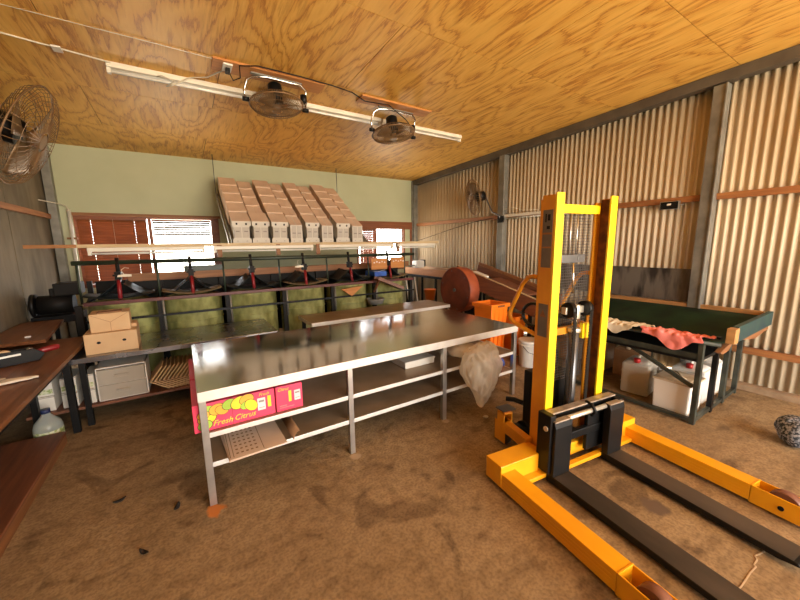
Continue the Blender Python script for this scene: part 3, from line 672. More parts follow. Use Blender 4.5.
# long timber rail carrying lamp battens above the machine
rl = thing('lamp_rail', (0, 5.47, 1.68), 'long pale timber rail running above the grading machine', 'rail')
MB().box(-1.02, 4.42, -.02, .02, -.018, .022).build('rail_timber', 'pale_timber', rl, bev=.002)
MB().box(-1.46, -1.02, -.02, .02, -.018, .022).build('rail_end', 'girt_x', rl, bev=.002)
for x in (.47, 1.27, 1.9, 3.45): MB().box(x-.03, x+.03, -.03, .0, -.17, .0).build('bracket', 'shed_timber', rl)
def batten(L, name, loc, label, group, rotz=0, tube=True):
    t = thing(name, loc, label, 'lamp', group, rotz)
    mb = MB(); mb.prism([(-.035, 0), (.035, 0), (.03, -.045), (-.03, -.045)], 'X', 0, L) if False else mb.box(0, L, -.045, .045, -.05, 0)
    mb.build('batten_body', 'batten', t, bev=.008)
    for x in (.0, L-.03): MB().box(x, x+.03, -.025, .025, -.092, -.045).build('lamp_holder', 'batten', t, bev=.003)
    MB().cyl((.03, 0, -.072), (L-.03, 0, -.072), .014, 12).build('tube_lamp', 'tube_glass', t)
    return t
batten(1.22, 'rail_lamp', (-.93, 5.47, 1.662), 'white tube lamp under timber rail, before the brown blind', 'tube lamps under the timber rail')
batten(1.42, 'rail_lamp', (.40, 5.47, 1.662), 'white tube lamp under timber rail, below left half of carton rack', 'tube lamps under the timber rail')
batten(1.42, 'rail_lamp', (1.92, 5.47, 1.662), 'white tube lamp under timber rail, below right half of carton rack', 'tube lamps under the timber rail')
batten(.9, 'rail_lamp', (3.42, 5.47, 1.662), 'white tube lamp under timber rail, before the right-hand window', 'tube lamps under the timber rail')
# ceiling battens and others
tl = math.atan(.036)
for x0, L, lb in ((-.40, 1.40, 'leftmost unlit ceiling tube light, its cord looped on top'), (1.02, 1.44, 'middle unlit ceiling tube light between the two ceiling fans'), (2.48, 1.43, 'right-hand unlit ceiling tube light beyond second ceiling fan')):
    batten(L, 'ceiling_light', (x0, 4.3, zc(4.3)-.0015), lb, 'tube lights in a row on the plywood ceiling')
batten(1.40, 'wall_light', (5.16, 4.50, 2.165), 'tube light on right wall girt behind the yellow mast', 'wall tube light', -PI/2)
t = thing('floodlight', (5.15, 1.84, 2.07), 'small black floodlight on the right wall girt', 'lamp')
MB().box(-.05, .0, -.10, .10, -.05, .05).build('housing', 'steel', t, bev=.006); MB().box(-.055, -.05, -.09, .09, -.042, .042).build('lens', 'black_gloss', t)
MB().box(-.058, -.055, -.02, .02, .0, .02).build('sensor', 'plastic_white', t)
MB().tube([(-.03, -.11, 0), (.0, -.12, 0), (.01, -.12, .02)], .008, 6).build('bracket', 'galv', t)

# ------------------------------------------------------------------ carton rack
SL = math.radians(33.2); sd = Vector((math.cos(SL), math.sin(SL))); nd = Vector((-math.sin(SL), math.cos(SL))); A0 = Vector((5.57, 2.0)); PT = .305; DP = .215
rk = thing('carton_rack', (.66, 5.6, 1.68), 'sloping steel rack hung high on back wall full of cartons', 'rack')
O = Vector((5.6, 1.68))
def rel(p): return (p[0]-O.x, p[1]-O.y)
b0 = Vector((5.60, 1.69)); b1 = A0+sd*1.53-nd*(DP+.012)
mb = MB(); mb.prism([rel(p) for p in (b0-nd*0+Vector((.015, -.012)), b1, b1-nd*.02, b0-nd*.02+Vector((.015, -.012)))], 'X', 0, 2.24); mb.build('sloped_panel', 'galv', rk)
MB().box(-.02, 2.26, -.03, .03, -.012, .012).build('front_lip', 'galv', rk)
for x in (-.03, 2.25):
    mb = MB(); p, q = rel((5.64, 1.68)), rel((7.0, 2.60)); mb.bar((x, p[0], p[1]), (x, q[0], q[1]), .02, .05); mb.build('side_rail', 'galv', rk)
    y, z = rel((6.98, 2.58)); mb = MB(); mb.cyl((x, y, z), (x, y, zc(6.98)-1.68), .007, 6); mb.build('hanger_wire', 'grey_steel', rk)
mb = MB(); y, z = rel((7.01, 2.56)); mb.box(-.03, 2.27, y-.02, y+.02, z-.02, z+.02); mb.build('back_bar', 'galv', rk)
CX = [(.67, .925), (.935, 1.19), (1.215, 1.475), (1.49, 1.72), (1.745, 1.98), (2.01, 2.245), (2.275, 2.53), (2.565, 2.80)]
cn = ['leftmost', 'second', 'third', 'fourth', 'fifth', 'sixth', 'seventh', 'rightmost']
rn = ['front', 'second', 'third', 'fourth', 'top']
lidded_front = {0, 1, 2, 4, 6}
protoc = {}
for c, (xa, xb) in enumerate(CX):
    xa += .006*(c > 0); wdt = xb-xa
    for r in range(5):
        lid = (c in lidded_front) if r == 0 else (c % 2 == 0)
        col = '%s column%s' % (cn[c], '' if c in (0, 7) else ' from left')
        lb = ('white-fronted ' + ('lidded ' if lid else 'open ') + 'carton in %s of the sloping rack, front row' % col) if r == 0 else ('%s carton in %s of the sloping rack, %s row' % ('plain brown' if lid else 'split-top pale brown', col, rn[r] if r == 4 else rn[r]+' up'))
        base = A0+sd*(PT*r)
        if c > 0 and not lid: wd = wdt-.03
        else: wd = wdt
        ox = xa+(wdt-wd)/2
        hgt = -.0 if lid else -.045
        t = thing('fruit_carton', (ox, base.x, base.y), lb, 'carton', 'cartons on the sloping rack')
        q0 = nd*hgt; tilt = nd*(.014)
        e0 = q0+tilt; e1 = sd*(PT-.004)+q0
        if r == 0:
            prof = [(e0.x, e0.y), (e1.x, e1.y), tuple(sd*(PT-.004)-nd*DP), (.045, -.298), ((.045)-.015, -.30)]
            pf = Vector((.03, -.30))
        else:
            prof = [(e0.x, e0.y), (e1.x, e1.y), tuple(sd*(PT-.004)-nd*DP), tuple(-nd*DP)]
        ins = .020 if r == 0 and lid else .002
        mb = MB(); mb.prism(prof, 'X', ins, wd-ins); mb.build('carton_body', 'kraft_rack' if r else ['carton_white'], t, bev=.003)
        if r == 0:
            fv = (Vector(e0)-pf)
            def fp(k, off=0.): p = pf+fv*k; return (p.x-off, p.y)
            top_ = nd*.004
            if lid:
                L0 = e0+nd*.004; L1 = e1+nd*.004
                mb = MB(); mb.prism([(L0.x-.012, L0.y+.002), (L1.x, L1.y), (e1.x, e1.y), (e0.x, e0.y), fp(.80), (fp(.80)[0]-.012, fp(.80)[1])], 'X', -.001, wd+.001); 
                lo = mb.build('lid', ['carton_white'], t, bev=.002)
                MB().prism([(L0.x-.012, L0.y+.0025), (L1.x, L1.y+.0005), (L1.x, L1.y+.0025), (L0.x-.012, L0.y+.0045)], 'X', 0, wd).build('lid_top', 'kraft_rack', lo)
                mb = MB()
                for f in (.24, .74): p = fp(.90, .0165); mb.box(wd*f-.012, wd*f+.012, p[0]-.002, p[0]+.004, p[1]-.016, p[1]+.012)
                mb.build('hand_hole', 'hole', lo)
            else:
                p0, p1 = e0+nd*.001, e1+nd*.001
                for f in (0, 1):
                    xa_, xb_ = (0.0, wd/2-.007) if f == 0 else (wd/2+.007, wd)
                    MB().prism([(p0.x-.002, p0.y), (p1.x, p1.y), (p1.x, p1.y+.005), (p0.x-.002, p0.y+.005)], 'X', xa_, xb_).build('top_flap', 'kraft_rack', t)
            for f in (0, 1):
                xa_, xb_ = (.022, wd/2-.008) if f == 0 else (wd/2+.008, wd-.022)
                mb = MB(); a, b, kk = fp(.26, .006), fp(.74 if lid else .97, .006), .004
                mb.m(0).prism([a, b, (b[0]-kk, b[1]), (a[0]-kk, a[1])], 'X', xa_, xb_)
                m_ = fp(.55, .0105); xm = (xa_+xb_)/2; mb.m(1).box(xm-.026, xm+.026, m_[0]-.003, m_[0]+.002, m_[1]-.008, m_[1]+.008)
                mb.build('end_flap', ['flap_white', 'print_grey'], t)
            mb = MB(); a, b = fp(.0, .012), fp(.22, .012); mb.m(0).prism([a, b, (b[0]+.012, b[1]), (a[0]+.012, a[1])], 'X', .0, wd); mb.m(1)
            for f in (.25, .75): p = fp(.1, .014); mb.box(wd*f-.006, wd*f+.006, p[0]-.002, p[0]+.001, p[1]-.005, p[1]+.005)
            mb.build('base_strip', ['carton_white', 'print_grey'], t)
        else:
            p0, p1 = e0, e1
            if lid:
                MB().prism([(p0.x, p0.y), (p1.x, p1.y), (p1.x, p1.y+.006), (p0.x-.004, p0.y+.006)], 'X', -.002, wd+.002).build('lid', 'kraft_rack', t)
            else:
                for f in (0, 1):
                    xa_, xb_ = (0.0, wd/2-.007) if f == 0 else (wd/2+.007, wd)
                    MB().prism([(p0.x, p0.y), (p1.x, p1.y), (p1.x, p1.y+.005), (p0.x-.004, p0.y+.005)], 'X', xa_, xb_).build('top_flap', 'kraft_rack', t)

# ------------------------------------------------------------------ fans
def cage_fan(name, loc, n, R, label, group, bracket, wires=64, seedrot=0):
    t = thing(name, loc, label, 'fan', group)
    n = Vector(n).normalized(); x = n.orthogonal().normalized(); y = n.cross(x); d = R*.24
    def P(a, r, h): return x*math.cos(a)*r+y*math.sin(a)*r+n*h
    mb = MB()
    for k in range(wires):
        a = 2*PI*k/wires
        for s in (1, -1):
            mb.tube([P(a, R*.20, s*d), P(a, R*.65, s*d*.92), P(a, R*.92, s*d*.55), P(a, R, 0)], .0022+.003*max(0, R-.2), 4, cap=False)
    for s in (1, -1):
        for rr, h in ((.20, 1.), (.5, .96), (.8, .76)): mb.ring(n*s*d*h, n, R*rr, .0026, 32, 4)
    mb.build('wire_guard', 'fan_wire', t)
    MB().ring((0, 0, 0), n, R, .008, 40, 6).build('guard_rim', 'fan_wire', t)
    mb = MB()
    for k in range(3):
        a0 = 2*PI*k/3+seedrot
        def F(u, v, a0=a0):
            r = R*(.14+.70*u); a = a0+(v-.5)*(.95-.15*u); return P(a, r, (v-.5)*.07-.0)
        mb.grid(F, 6, 5)
    mb.build('blades', 'fan_blade', t, solid=.003)
    MB().tube([n*d*1.02, n*d*.2], R*.15, 20).build('hub_cap', 'fan_wire', t)
    MB().tube([-n*d*.4, -n*(d+.04), -n*(d+.13), -n*(d+.15)], [R*.24, R*.28, R*.26, R*.15], 18).build('motor', 'black', t)
    bracket(t, n, x, y, R, d)
    return t
def yoke(zt, sgn):
    def f(t, n, x, y, R, d):
        L = R+.035; h = zt
        pts = [(-L, 0, 0), (-L-.01, 0, h*.35), (-L+.02, -.02, h*.78), (-L+.07, -.05, h-.03), (-.1, -.07, h-.012), (L-.07, -.08, h-.02), (L-.0, -.05, h*.8), (L+.0, -.02, h*.45), (L, 0, 0)]
        MB().tube(pts, .012, 8).build('yoke_tube', 'chrome', t)
        for s in (-1, 1): MB().cyl((s*(L+.03), 0, 0), (s*(L-.03), 0, 0), .022, 12).build('pivot_knob', 'black', t)
        MB().box(-.25, .25, -.09, -.05, h-.012, h).build('mount_plate', 'galv', t)
        MB().cyl((L-.02, -.02, .06), (L-.02, -.02, .14), .035, 12).build('switch_box', 'black', t)
    return f
def board(x0, x1, y0, y1, lb):
    mb = MB(); P = [(x0, y0, zc(y0)-.018), (x1, y0, zc(y0)-.018), (x1, y1, zc(y1)-.018), (x0, y1, zc(y1)-.018)]
    mb.hexa(P+[(x, y, z+.0175) for x, y, z in P]); o = mb.build('mounting_board', 'perf_board'); tag(o, lb, 'board', 'fan mounting boards on the ceiling')
board(.42, 1.48, 3.74, 3.96, 'timber strip on ceiling above left cage fan and power point')
board(1.93, 2.92, 3.76, 3.94, 'timber strip on ceiling above right-hand cage fan')
cage_fan('ceiling_fan', (1.0, 3.90, 3.10), (.03, -.10, -1), .265, 'cage fan hanging from ceiling yoke beside the power point', 'cage fans hung under the ceiling', yoke(zc(3.84)-.018-3.10, 1))
cage_fan('ceiling_fan', (2.47, 3.98, 3.06), (.06, -.12, -1), .275, 'right-hand cage fan hanging from a ceiling yoke', 'cage fans hung under the ceiling', yoke(zc(3.9)-.018-3.06, 1), seedrot=.6)
def armR(t, n, x, y, R, d):
    MB().tube([-n*(d+.1), -n*(d+.16)+Vector((0, 0, -.03)), Vector((.15, -.35, -.30)), Vector((.16, -.50, -.36)), Vector((.19, -.52, -.44))], .014, 8).build('wall_arm', 'grey_steel', t)
    MB().box(.17, .215, -.58, -.46, -.50, -.38).build('arm_bracket', 'black', t)
cage_fan('wall_fan', (4.90, 4.98, 2.52), (-.85, .42, -.18), .34, 'black cage wall fan on right wall near the back corner', 'wall mounted cage fans', armR)
def armL(t, n, x, y, R, d):
    MB().tube([-n*(d+.1), -n*(d+.2), Vector((-.36, .1, .1)), Vector((-.40, .1, .1))], .016, 8).build('wall_arm', 'grey_steel', t)
    MB().box(-.42, -.39, .02, .18, .0, .2).build('arm_bracket', 'black', t)
cage_fan('wall_fan', (-1.10, 4.72, 2.70), (.93, .0, -.42), .48, 'large brown cage wall fan at left edge under the ceiling', 'wall mounted cage fans', armL, 44)

# power point and cords on the ceiling
t = thing('power_point', (.545, 3.83, zc(3.83)-.019), 'white power point with black plug beside left ceiling fan', 'socket')
MB().box(-.04, .04, -.075, .075, -.018, 0).build('face_plate', 'plastic_white', t, bev=.004); MB().box(-.018, .022, -.03, .03, -.06, -.018).build('plug', 'black', t, bev=.006)
def cord(name, pts, r, mat, lb): return tag(MB().tube(pts, r, 6).build(name, mat), lb, 'cord')
z = lambda y, d=.012: zc(y)-d
cord('power_cable', [(.56, 3.83, z(3.83, .07)), (.60, 3.90, z(3.9, .10)), (.66, 3.86, z(3.86, .08)), (.64, 3.74, z(3.74, .03)), (.8, 3.70, z(3.7)), (1.2, 3.70, z(3.7)), (1.55, 3.72, z(3.72)), (1.8, 3.76, z(3.76)), (2.0, 3.85, z(3.85, .03)), (2.3, 3.8, z(3.8, .035)), (2.62, 3.92, z(3.92, .1)), (2.7, 3.93, z(3.93, .16))], .006, 'black', 'black cord strung along ceiling between the two ceiling fans')
cord('power_cable', [(-1.55, 4.05, z(4.05)), (-.9, 4.17, z(4.17)), (-.62, 4.2, z(4.2, .02)), (-.36, 4.25, z(4.25, .02))], .007, 'cable_white', 'white cord along ceiling from left wall to first tube light')
t = MB().box(-.03, .03, -.05, .05, -.012, 0).build('cord_clip', 'plastic_white', loc=(-.70, 4.19, z(4.19, .021))); tag(t, 'small white clip on the ceiling cord at left', 'clip')
cord('power_cable', [(-.02, 4.26, z(4.26, .055)), (.02, 4.2, z(4.2, .06)), (.12, 4.25, z(4.25, .07)), (.05, 4.33, z(4.33, .10)), (.1, 4.28, z(4.28, .1)), (.25, 4.22, z(4.22, .02)), (.4, 4.15, z(4.15, .012)), (.5, 3.95, z(3.95, .022)), (.53, 3.89, z(3.89, .03))], .006, 'cable_white', 'white cord looped over first tube light to power point')
cord('ceiling_wire', [(-1.5, 3.72, z(3.72, .01)), (.0, 3.75, z(3.75, .012)), (.44, 3.77, z(3.77, .012))], .003, 'cable_white', 'thin white wire along ceiling seam at upper left')
cord('power_cable', [(5.14, 4.70, 2.12), (5.14, 5.2, 2.08), (5.15, 6.0, 1.95), (5.14, 6.9, 1.78), (5.07, 7.29, 1.70)], .006, 'black', 'thin dark cord drooping along right wall to back corner')
cord('power_cable', [(5.12, 4.5, 2.2), (5.12, 4.42, 2.26), (5.12, 4.2, 2.27), (5.12, 4.0, 2.21), (5.12, 3.7, 2.19)], .006, 'cable_white', 'white cord arching above the right wall tube light')
t = thing('conduit_pipe', (-1.40, 7.28, 0), 'white conduit pipe beside the left back window', 'pipe')
MB().cyl((0, 0, 1.10), (.02, 0, 2.25), .024, 12).build('pipe', 'pvc_white', t); MB().tube([(.02, 0, 2.25), (.0, -.02, 2.30), (-.08, -.1, 2.33), (-.2, -.4, 2.34)], .008, 6).build('cable', 'cable_white', t)
MB().box(-.05, .07, -.02, .03, 1.80, 1.83).build('saddle', 'shed_timber', t)

# ------------------------------------------------------------------ left desks and things
d1 = thing('wooden_desk', (-1.58, 2.0, 0), 'brown wooden desk along left wall holding tape gun and glove', 'desk', 'brown desks on the left')
MB().box(0, .70, 0, 2.70, .715, .75).build('desktop', 'desk', d1, bev=.004)
for x in (.0, .605):
    for y in (.05, 2.00): MB().box(x, x+.05, y, y+.05, 0, .715).build('leg', 'black', d1)
MB().box(.08, .64, .06, 2.04, .64, .714).build('apron', 'black', d1)
d2 = thing('wooden_desk', (-1.60, 4.33, 0), 'smaller brown desk further back by the left wall', 'desk', 'brown desks on the left')
MB().prism([(0, 0), (.475, 0), (.35, 1.18), (0, 1.18)], 'Z', .80, .83).build('desktop', 'desk', d2, bev=.003)
for x, y in ((.03, .7), (.03, 1.12), (.27, 1.12), (.27, .7)): MB().box(x, x+.04, y, y+.04, 0, .80).build('leg', 'black', d2)
t = thing('low_platform', (-1.525, 2.0, 0), 'low brown timber platform on floor under left desk', 'platform')
MB().box(0, .54, 0, 1.86, .075, .10).build('deck', 'red_brown', t, bev=.003); MB().box(.50, .538, .01, 1.85, 0, .075).build('edge_board', 'desk', t)
MB().box(.02, .50, 1.80, 1.85, 0, .075).build('edge_board', 'desk', t)
# tape gun
t = thing('tape_gun', (-1.19, 3.86, .752), 'grey tape gun with red handle lying on left desk', 'tape dispenser', rotz=.5)
mb = MB(); mb.prism([(-.2, 0), (.12, 0), (.16, .05), (.10, .10), (-.1, .115), (-.2, .09)], 'Y', -.045, -.037).prism([(-.2, 0), (.12, 0), (.16, .05), (.10, .10), (-.1, .115), (-.2, .09)], 'Y', .037, .045); mb.box(-.2, .12, -.04, .04, 0, .01).box(.09, .15, -.04, .04, .045, .055); mb.build('frame', 'black', t, bev=.003)
MB().cyl((-.06, -.034, .066), (-.06, .034, .066), .055, 24).build('tape_roll', 'kraft', t)
MB().tube([(.12, 0, .06), (.16, 0, .068), (.24, .0, .075), (.26, 0, .075)], [.016, .024, .024, .018], 14).build('handle', 'red_post', t)
MB().cyl((.08, -.036, .09), (.08, .036, .09), .018, 14).build('roller', 'chrome', t); MB().box(-.14, .02, -.047, .047, .07, .085).build('side_plate', 'steel', t)
mb = MB()
for k, (yy, l, a) in enumerate(((-.036, .19, .12), (-.012, .22, .03), (.012, .21, -.03), (.036, .17, -.12))):
    mb.tube([(0, yy, .016), (l*.5, yy+a*.05, .02), (l, yy+a*.14, .014)], [.013, .013, .009], 8)
mb.tube([(-.05, .045, .016), (.01, .09, .018), (.06, .11, .014)], [.014, .013, .009], 8)
mb.tube([(-.20, 0, .016), (-.1, 0, .022), (.02, 0, .018)], [.045, .05, .045], 10)
for v in mb.bm.verts: v.co.z = max(.001, v.co.z*.8 if v.co.z > 0 else .001)
o = mb.build('work_glove', 'glove', loc=(-1.15, 3.28, .751), rotz=.25); tag(o, 'cream cotton work glove lying on the left desk', 'glove')
o = MB().prism([(0, 0), (.18, .0), (.12, .12), (.05, .16)], 'Z', 0, .004).build('paper_scrap', 'glove', loc=(-1.36, 3.38, .752)); tag(o, 'cream paper scrap beside the work glove', 'paper')
o = MB().box(-.02, .02, -.006, .006, 0, .01).build('chalk_stub', 'plastic_white', loc=(-1.30, 4.55, .83), rotz=.3); tag(o, 'small white chalk stub on the smaller back desk', 'chalk')
# bottle
t = thing('water_bottle', (-1.12, 3.98, 0), 'large clear bottle with dark blue cap under left desk', 'bottle')
MB().lathe([(.085, 0), (.095, .02), (.095, .13), (.085, .17), (.045, .22), (.028, .24), (.028, .26)], seg=24).build('bottle_body', 'pet', t)
MB().lathe([(.097, .04), (.097, .11)], seg=24, cap=False).build('paper_label', 'label_green', t); MB().cyl((0, 0, .255), (0, 0, .29), .032, 16).build('cap', 'cap_blue', t)
# white cartons on the low bench shelf
wn = {0: 'leftmost', 1: 'middle', 2: 'right-hand'}
for i, (xa, xb) in enumerate(((-1.21, -1.10), (-1.05, -.94), (-.885, -.815))):
    for j in range(2):
        z0 = .196+.143*j; t = thing('small_carton', (xa, 4.165+.01*j, z0), 'white %s in the %s stack on shelf below left desk' % ('bottom carton' if j == 0 else 'green-labelled top carton', wn[i]), 'carton', 'small white cartons on the low shelf')
        MB().box(0, xb-xa, 0, .3, 0, .14).build('carton_body', 'carton_white', t, bev=.003)
        if j: MB().box(.004, xb-xa-.004, -.0012, 0, .02, .06).build('label_strip', 'label_green', t)
        MB().box(.0, xb-xa, -.0015, .0, .128, .134).build('lid_line', 'print_grey', t)
t = thing('drawer_unit', (-.795, 4.13, .196), 'two-drawer translucent plastic storage unit on low bench shelf', 'drawers')
mb = MB(); mb.box(0, .39, .02, .38, .0, .012).box(0, .39, .02, .38, .155, .163).box(0, .39, .02, .38, .318, .33).box(0, .012, .02, .38, 0, .33).box(.378, .39, .02, .38, 0, .33).box(0, .39, .37, .38, 0, .33); mb.build('shell', 'plastic_white', t, bev=.003)
for z0 in (.014, .166):
    mb = MB(); mb.box(.015, .375, 0, .012, z0, z0+.145).box(.015, .375, .012, .35, z0, z0+.006).box(.015, .02, .012, .35, z0, z0+.12).box(.37, .375, .012, .35, z0, z0+.12); dr = mb.build('drawer', 'drawer_plastic', t, bev=.002)
    MB().box(.14, .25, -.015, .0, z0+.06, z0+.09).build('handle', 'drawer_plastic', dr, bev=.004)
    o = blob('x', [((.12, .12, z0+.05), (.08, .07, .035)), ((.26, .14, z0+.05), (.07, .08, .03))], 'glove', (0, 0, 0), '', '', 3, .015); o.parent = dr; o.name = 'folded_contents'
    for k in ('label', 'category'): del o[k]
# cardboard corner sheets leaning in a nested row
names = []
for k in range(13):
    x0 = -.395+.0365*k
    prof = [(0, .10), (.115, .25), (.124, .244), (.014, .10), (.170, .006), (.158, .0), (.150, .0)]
    place = 'first from the drawer unit' if k == 0 else ('last, nearest the bench end' if k == 12 else '%s from the drawer unit' % ['', 'second', 'third', 'fourth', 'fifth', 'sixth', 'seventh', 'eighth', 'ninth', 'tenth', 'eleventh', 'twelfth', 'thirteenth'][k])
    o = MB().prism(prof, 'Y', 0, .34).build('cardboard_angle', 'kraft', loc=(x0, 4.155, .196)); tag(o, 'folded brown cardboard sheet in nested row, '+place, 'cardboard', 'nested cardboard sheets on the low shelf')
# two cartons on the low bench
def kbox(w_, d, h, loc, rz, lb, holes):
    t = thing('cardboard_carton', loc, lb, 'carton', 'cardboard cartons on the low bench', rz)
    MB().box(0, w_, 0, d, 0, h).build('carton_body', 'kraft', t, bev=.004)
    if holes:
        mb = MB()
        for f in (.26, .74): mb.poly([(w_*f+.016*math.cos(q), -.001, h*.55+.012*math.sin(q)) for q in [2*PI*i/14 for i in range(14)]])
        mb.build('hand_hole', 'hole', t)
        MB().box(w_*.84, w_*.985, d*.45, d-.004, h-.004, h+.035).build('top_flap', 'kraft', t)
    else:
        mb = MB(); yy = -.0012
        for a, b in (((.01, h-.006), (w_/2, .09)), ((w_-.01, h-.006), (w_/2, .09)), ((w_/2, .09), (w_/2, .004))): mb.bar((a[0], yy, a[1]), (b[0], yy, b[1]), .0025, .0025, (0, 1, 0))
        mb.build('fold_crease', 'kraft_dark', t)
        MB().box(.06, .24, .03, d*.6, h, h+.01).build('top_flap', 'kraft_dark', t)
    return t
kbox(.395, .36, .195, (-.835, 4.15, .666), .03, 'lower cardboard carton with two hand holes on low bench', 1)
kbox(.30, .27, .175, (-.785, 4.2, .862), .06, 'upper cardboard carton with creased front on another carton', 0)

# ------------------------------------------------------------------ green trough table
gt = thing('green_trough', (0, 0, 0), 'green canvas lined sorting trough on pipe legs along right wall', 'table')
YA, YZ = .90, 2.58
def cz(u):   # height across the trough, u 0 front .. 1 back
    return .79 - .10*math.sin(PI*min(1, u*1.15)) + .06*u
def F(u, v): return (3.76+1.36*u, YA+(YZ-YA)*v, cz(u)+.01*math.sin(v*9+u*4)*math.sin(PI*u))
MB().grid(F, 24, 40).build('canvas_lining', 'canvas_green', gt, solid=.006)
MB().grid(lambda u, v: (5.115+.0*u, YA+(YZ-YA)*v, .84+.03*u-.05), 2, 4).build('canvas_back', 'canvas_green', gt, solid=.006)
MB().box(5.10, 5.15, YA, YZ, .835, .895).build('back_board', 'timber_y', gt, bev=.003)
MB().cyl((3.77, YA-.02, .765), (3.77, YZ, .765), .018, 10).build('front_pipe', 'frame_green', gt)
MB().box(3.98, 5.12, YA-.07, YA-.03, .765, .905).build('end_board', 'blue_green', gt, bev=.004)
MB().box(3.86, 3.96, YA-.08, YA-.02, .77, .90).build('end_block', 'timber_y', gt, bev=.004)
mb = MB(); mb.prism([(3.78, .70), (3.92, .73), (4.1, .74), (4.0, .68), (3.85, .67)], 'Y', YA-.02, YA+.02); mb.build('end_shelf', 'shed_timber', gt)
MB().prism([(4.15, .76), (5.05, .80), (5.05, .73), (4.6, .70)], 'Y', YA-.06, YA-.03).build('end_gusset', 'shed_timber', gt)
MB().box(3.74, 5.10, 1.0, 2.5, .585, .61).build('under_tray', 'dark_machine', gt)
MB().box(3.74, 3.77, 1.0, 2.5, .60, .66).build('tray_edge', 'frame_green', gt)
for x, y, w_, m_ in ((3.76, 1.0, .045, 'frame_green'), (4.18, 1.0, .05, 'black'), (4.52, 1.0, .06, 'frame_green'), (4.92, 1.0, .04, 'frame_green'), (3.76, 2.46, .045, 'frame_green'), (4.92, 2.46, .045, 'frame_green'), (4.92, 1.8, .04, 'frame_green')):
    MB().box(x-w_/2, x+w_/2, y-.02, y+.02, 0, .75 if x < 4.6 else .80).build('leg', m_, gt, bev=.003)
MB().box(3.74, 3.78, 1.0, 2.46, .02, .05).build('floor_rail', 'frame_green', gt); MB().box(3.76, 4.94, .985, 1.015, .02, .055).build('floor_rail', 'frame_green', gt)
mb = MB(); mb.bar((3.78, 1.03, .34), (3.78, 1.62, .62), .03, .03); mb.build('brace', 'frame_green', gt)
# cloths over the front edge
def cloth(y0, y1, inn, out, mat, lb, sd_):
    def F(u, v):
        y = y0+(y1-y0)*v+.02*math.sin(u*9+sd_); s = -out+(inn+out)*u
        k = 1+.35*mnoise.noise(Vector((v*3.1, sd_, 0)))
        if s < 0: s *= k*(.30+.95*math.exp(-((v-.45)/.20)**2))
        if s >= 0: x = 3.76+s; zz = cz(s/1.36)+.012
        else: x = 3.738-.012*min(1, -s*30); zz = .802+s*.92
        p = Vector((x, y, zz)); q = mnoise.noise(Vector((y*11, s*11, sd_))); q2 = mnoise.noise(Vector((y*25, s*22, sd_+5)))
        p += Vector((-.018*abs(q)-(.0 if s > 0 else .01), 0, (.05*abs(q)+.03*abs(q2))*(1 if s > -.04 else .3)))
        return p
    o = MB().grid(F, 34, 48).build('rag_cloth', mat, solid=.003, sub=1); return tag(o, lb, 'cloth', 'cloths on the green trough')
cloth(1.52, 1.88, .42, .10, 'cloth_cream', 'cream rag cloth hanging over front edge of green trough', 1.3)
cloth(1.00, 1.47, .38, .15, 'cloth_pink', 'salmon pink rag cloth bunched over front edge of green trough', 4.1)

# jerrycans
def jerry(w_, d, h, body, loc, lb, cap='cap_red', handle=True, rz=0, liquid=None):
    t = thing('jerrycan', loc, lb, 'jerrycan', 'jerrycans under the green trough', rz)
    mb = MB(); mb.hexa([(0, 0, 0), (w_, 0, 0), (w_, d, 0), (0, d, 0), (0, 0, h*.86), (w_, 0, h*.86), (w_, d, h*.86), (0, d, h*.86)])
    mb.hexa([(.01, .01, h*.855), (w_-.01, .01, h*.855), (w_-.01, d-.01, h*.855), (.01, d-.01, h*.855), (.05, .04, h*.93), (w_-.05, .04, h*.93), (w_-.05, d-.04, h*.93), (.05, d-.04, h*.93)])
    mb.build('can_body', body, t, bev=.022)
    if liquid: MB().box(.008, w_-.008, .008, d-.008, .01, h*.62).build('liquid_line', liquid, t, bev=.01) if False else None
    if handle: MB().tube([(w_*.30, d*.5, h*.90), (w_*.32, d*.5, h*.99), (w_*.45, d*.5, h*1.02), (w_*.68, d*.5, h*1.02), (w_*.78, d*.5, h*.99), (w_*.8, d*.5, h*.90)], .014, 8).build('handle', body, t)
    MB().cyl((w_*.14, d*.5, h*.88), (w_*.14, d*.5, h*.99), .03, 16).build('cap', cap, t)
    mb = MB(); mb.box(-.002, w_+.002, -.002, d+.002, h*.30, h*.31).box(-.002, w_+.002, -.002, d+.002, h*.6, h*.61); mb.build('moulded_band', body, t)
    return t
mb = MB()
t = thing('square_drum', (3.82, 1.06, 0), 'white square drum with dirty top, nearest under green trough', 'drum')
MB().hexa([(0, 0, 0), (.32, 0, 0), (.32, .28, 0), (0, .28, 0), (-.01, -.01, .33), (.33, -.01, .33), (.33, .29, .33), (-.01, .29, .33)]).build('drum_body', 'plastic_white', t, bev=.012)
mb = MB(); mb.box(-.018, .338, -.018, .298, .315, .332).box(.02, .3, .02, .26, .33, .338); mb.build('drum_lid', 'plastic_dirty', t, bev=.004)
MB().tube([(.08, .05, .338), (.1, .1, .36), (.16, .14, .365), (.22, .18, .36), (.24, .22, .338)], .009, 6).build('drum_handle', 'plastic_dirty', t)
jerry(.30, .26, .40, 'milky', (4.02, 1.46, 0), 'translucent jerrycan with red cap and handle left of square drum', rz=.12)
jerry(.26, .28, .40, 'plastic_white', (4.26, 1.08, 0), 'white jerrycan with red cap right of the square drum')
jerry(.22, .28, .42, 'plastic_white', (4.62, 1.08, 0), 'white jerrycan at right-hand end of green trough', cap='plastic_white')
for k, (y, lb) in enumerate(((1.72, 'brown stained jerrycan behind the translucent one'), (2.12, 'brown stained jerrycan in middle of the back row'), (2.52, 'brown stained jerrycan furthest back, behind yellow mast'))):
    jerry(.30, .30, .40, 'liquid_brown', (4.44, y, 0), lb, cap='plastic_dirty')
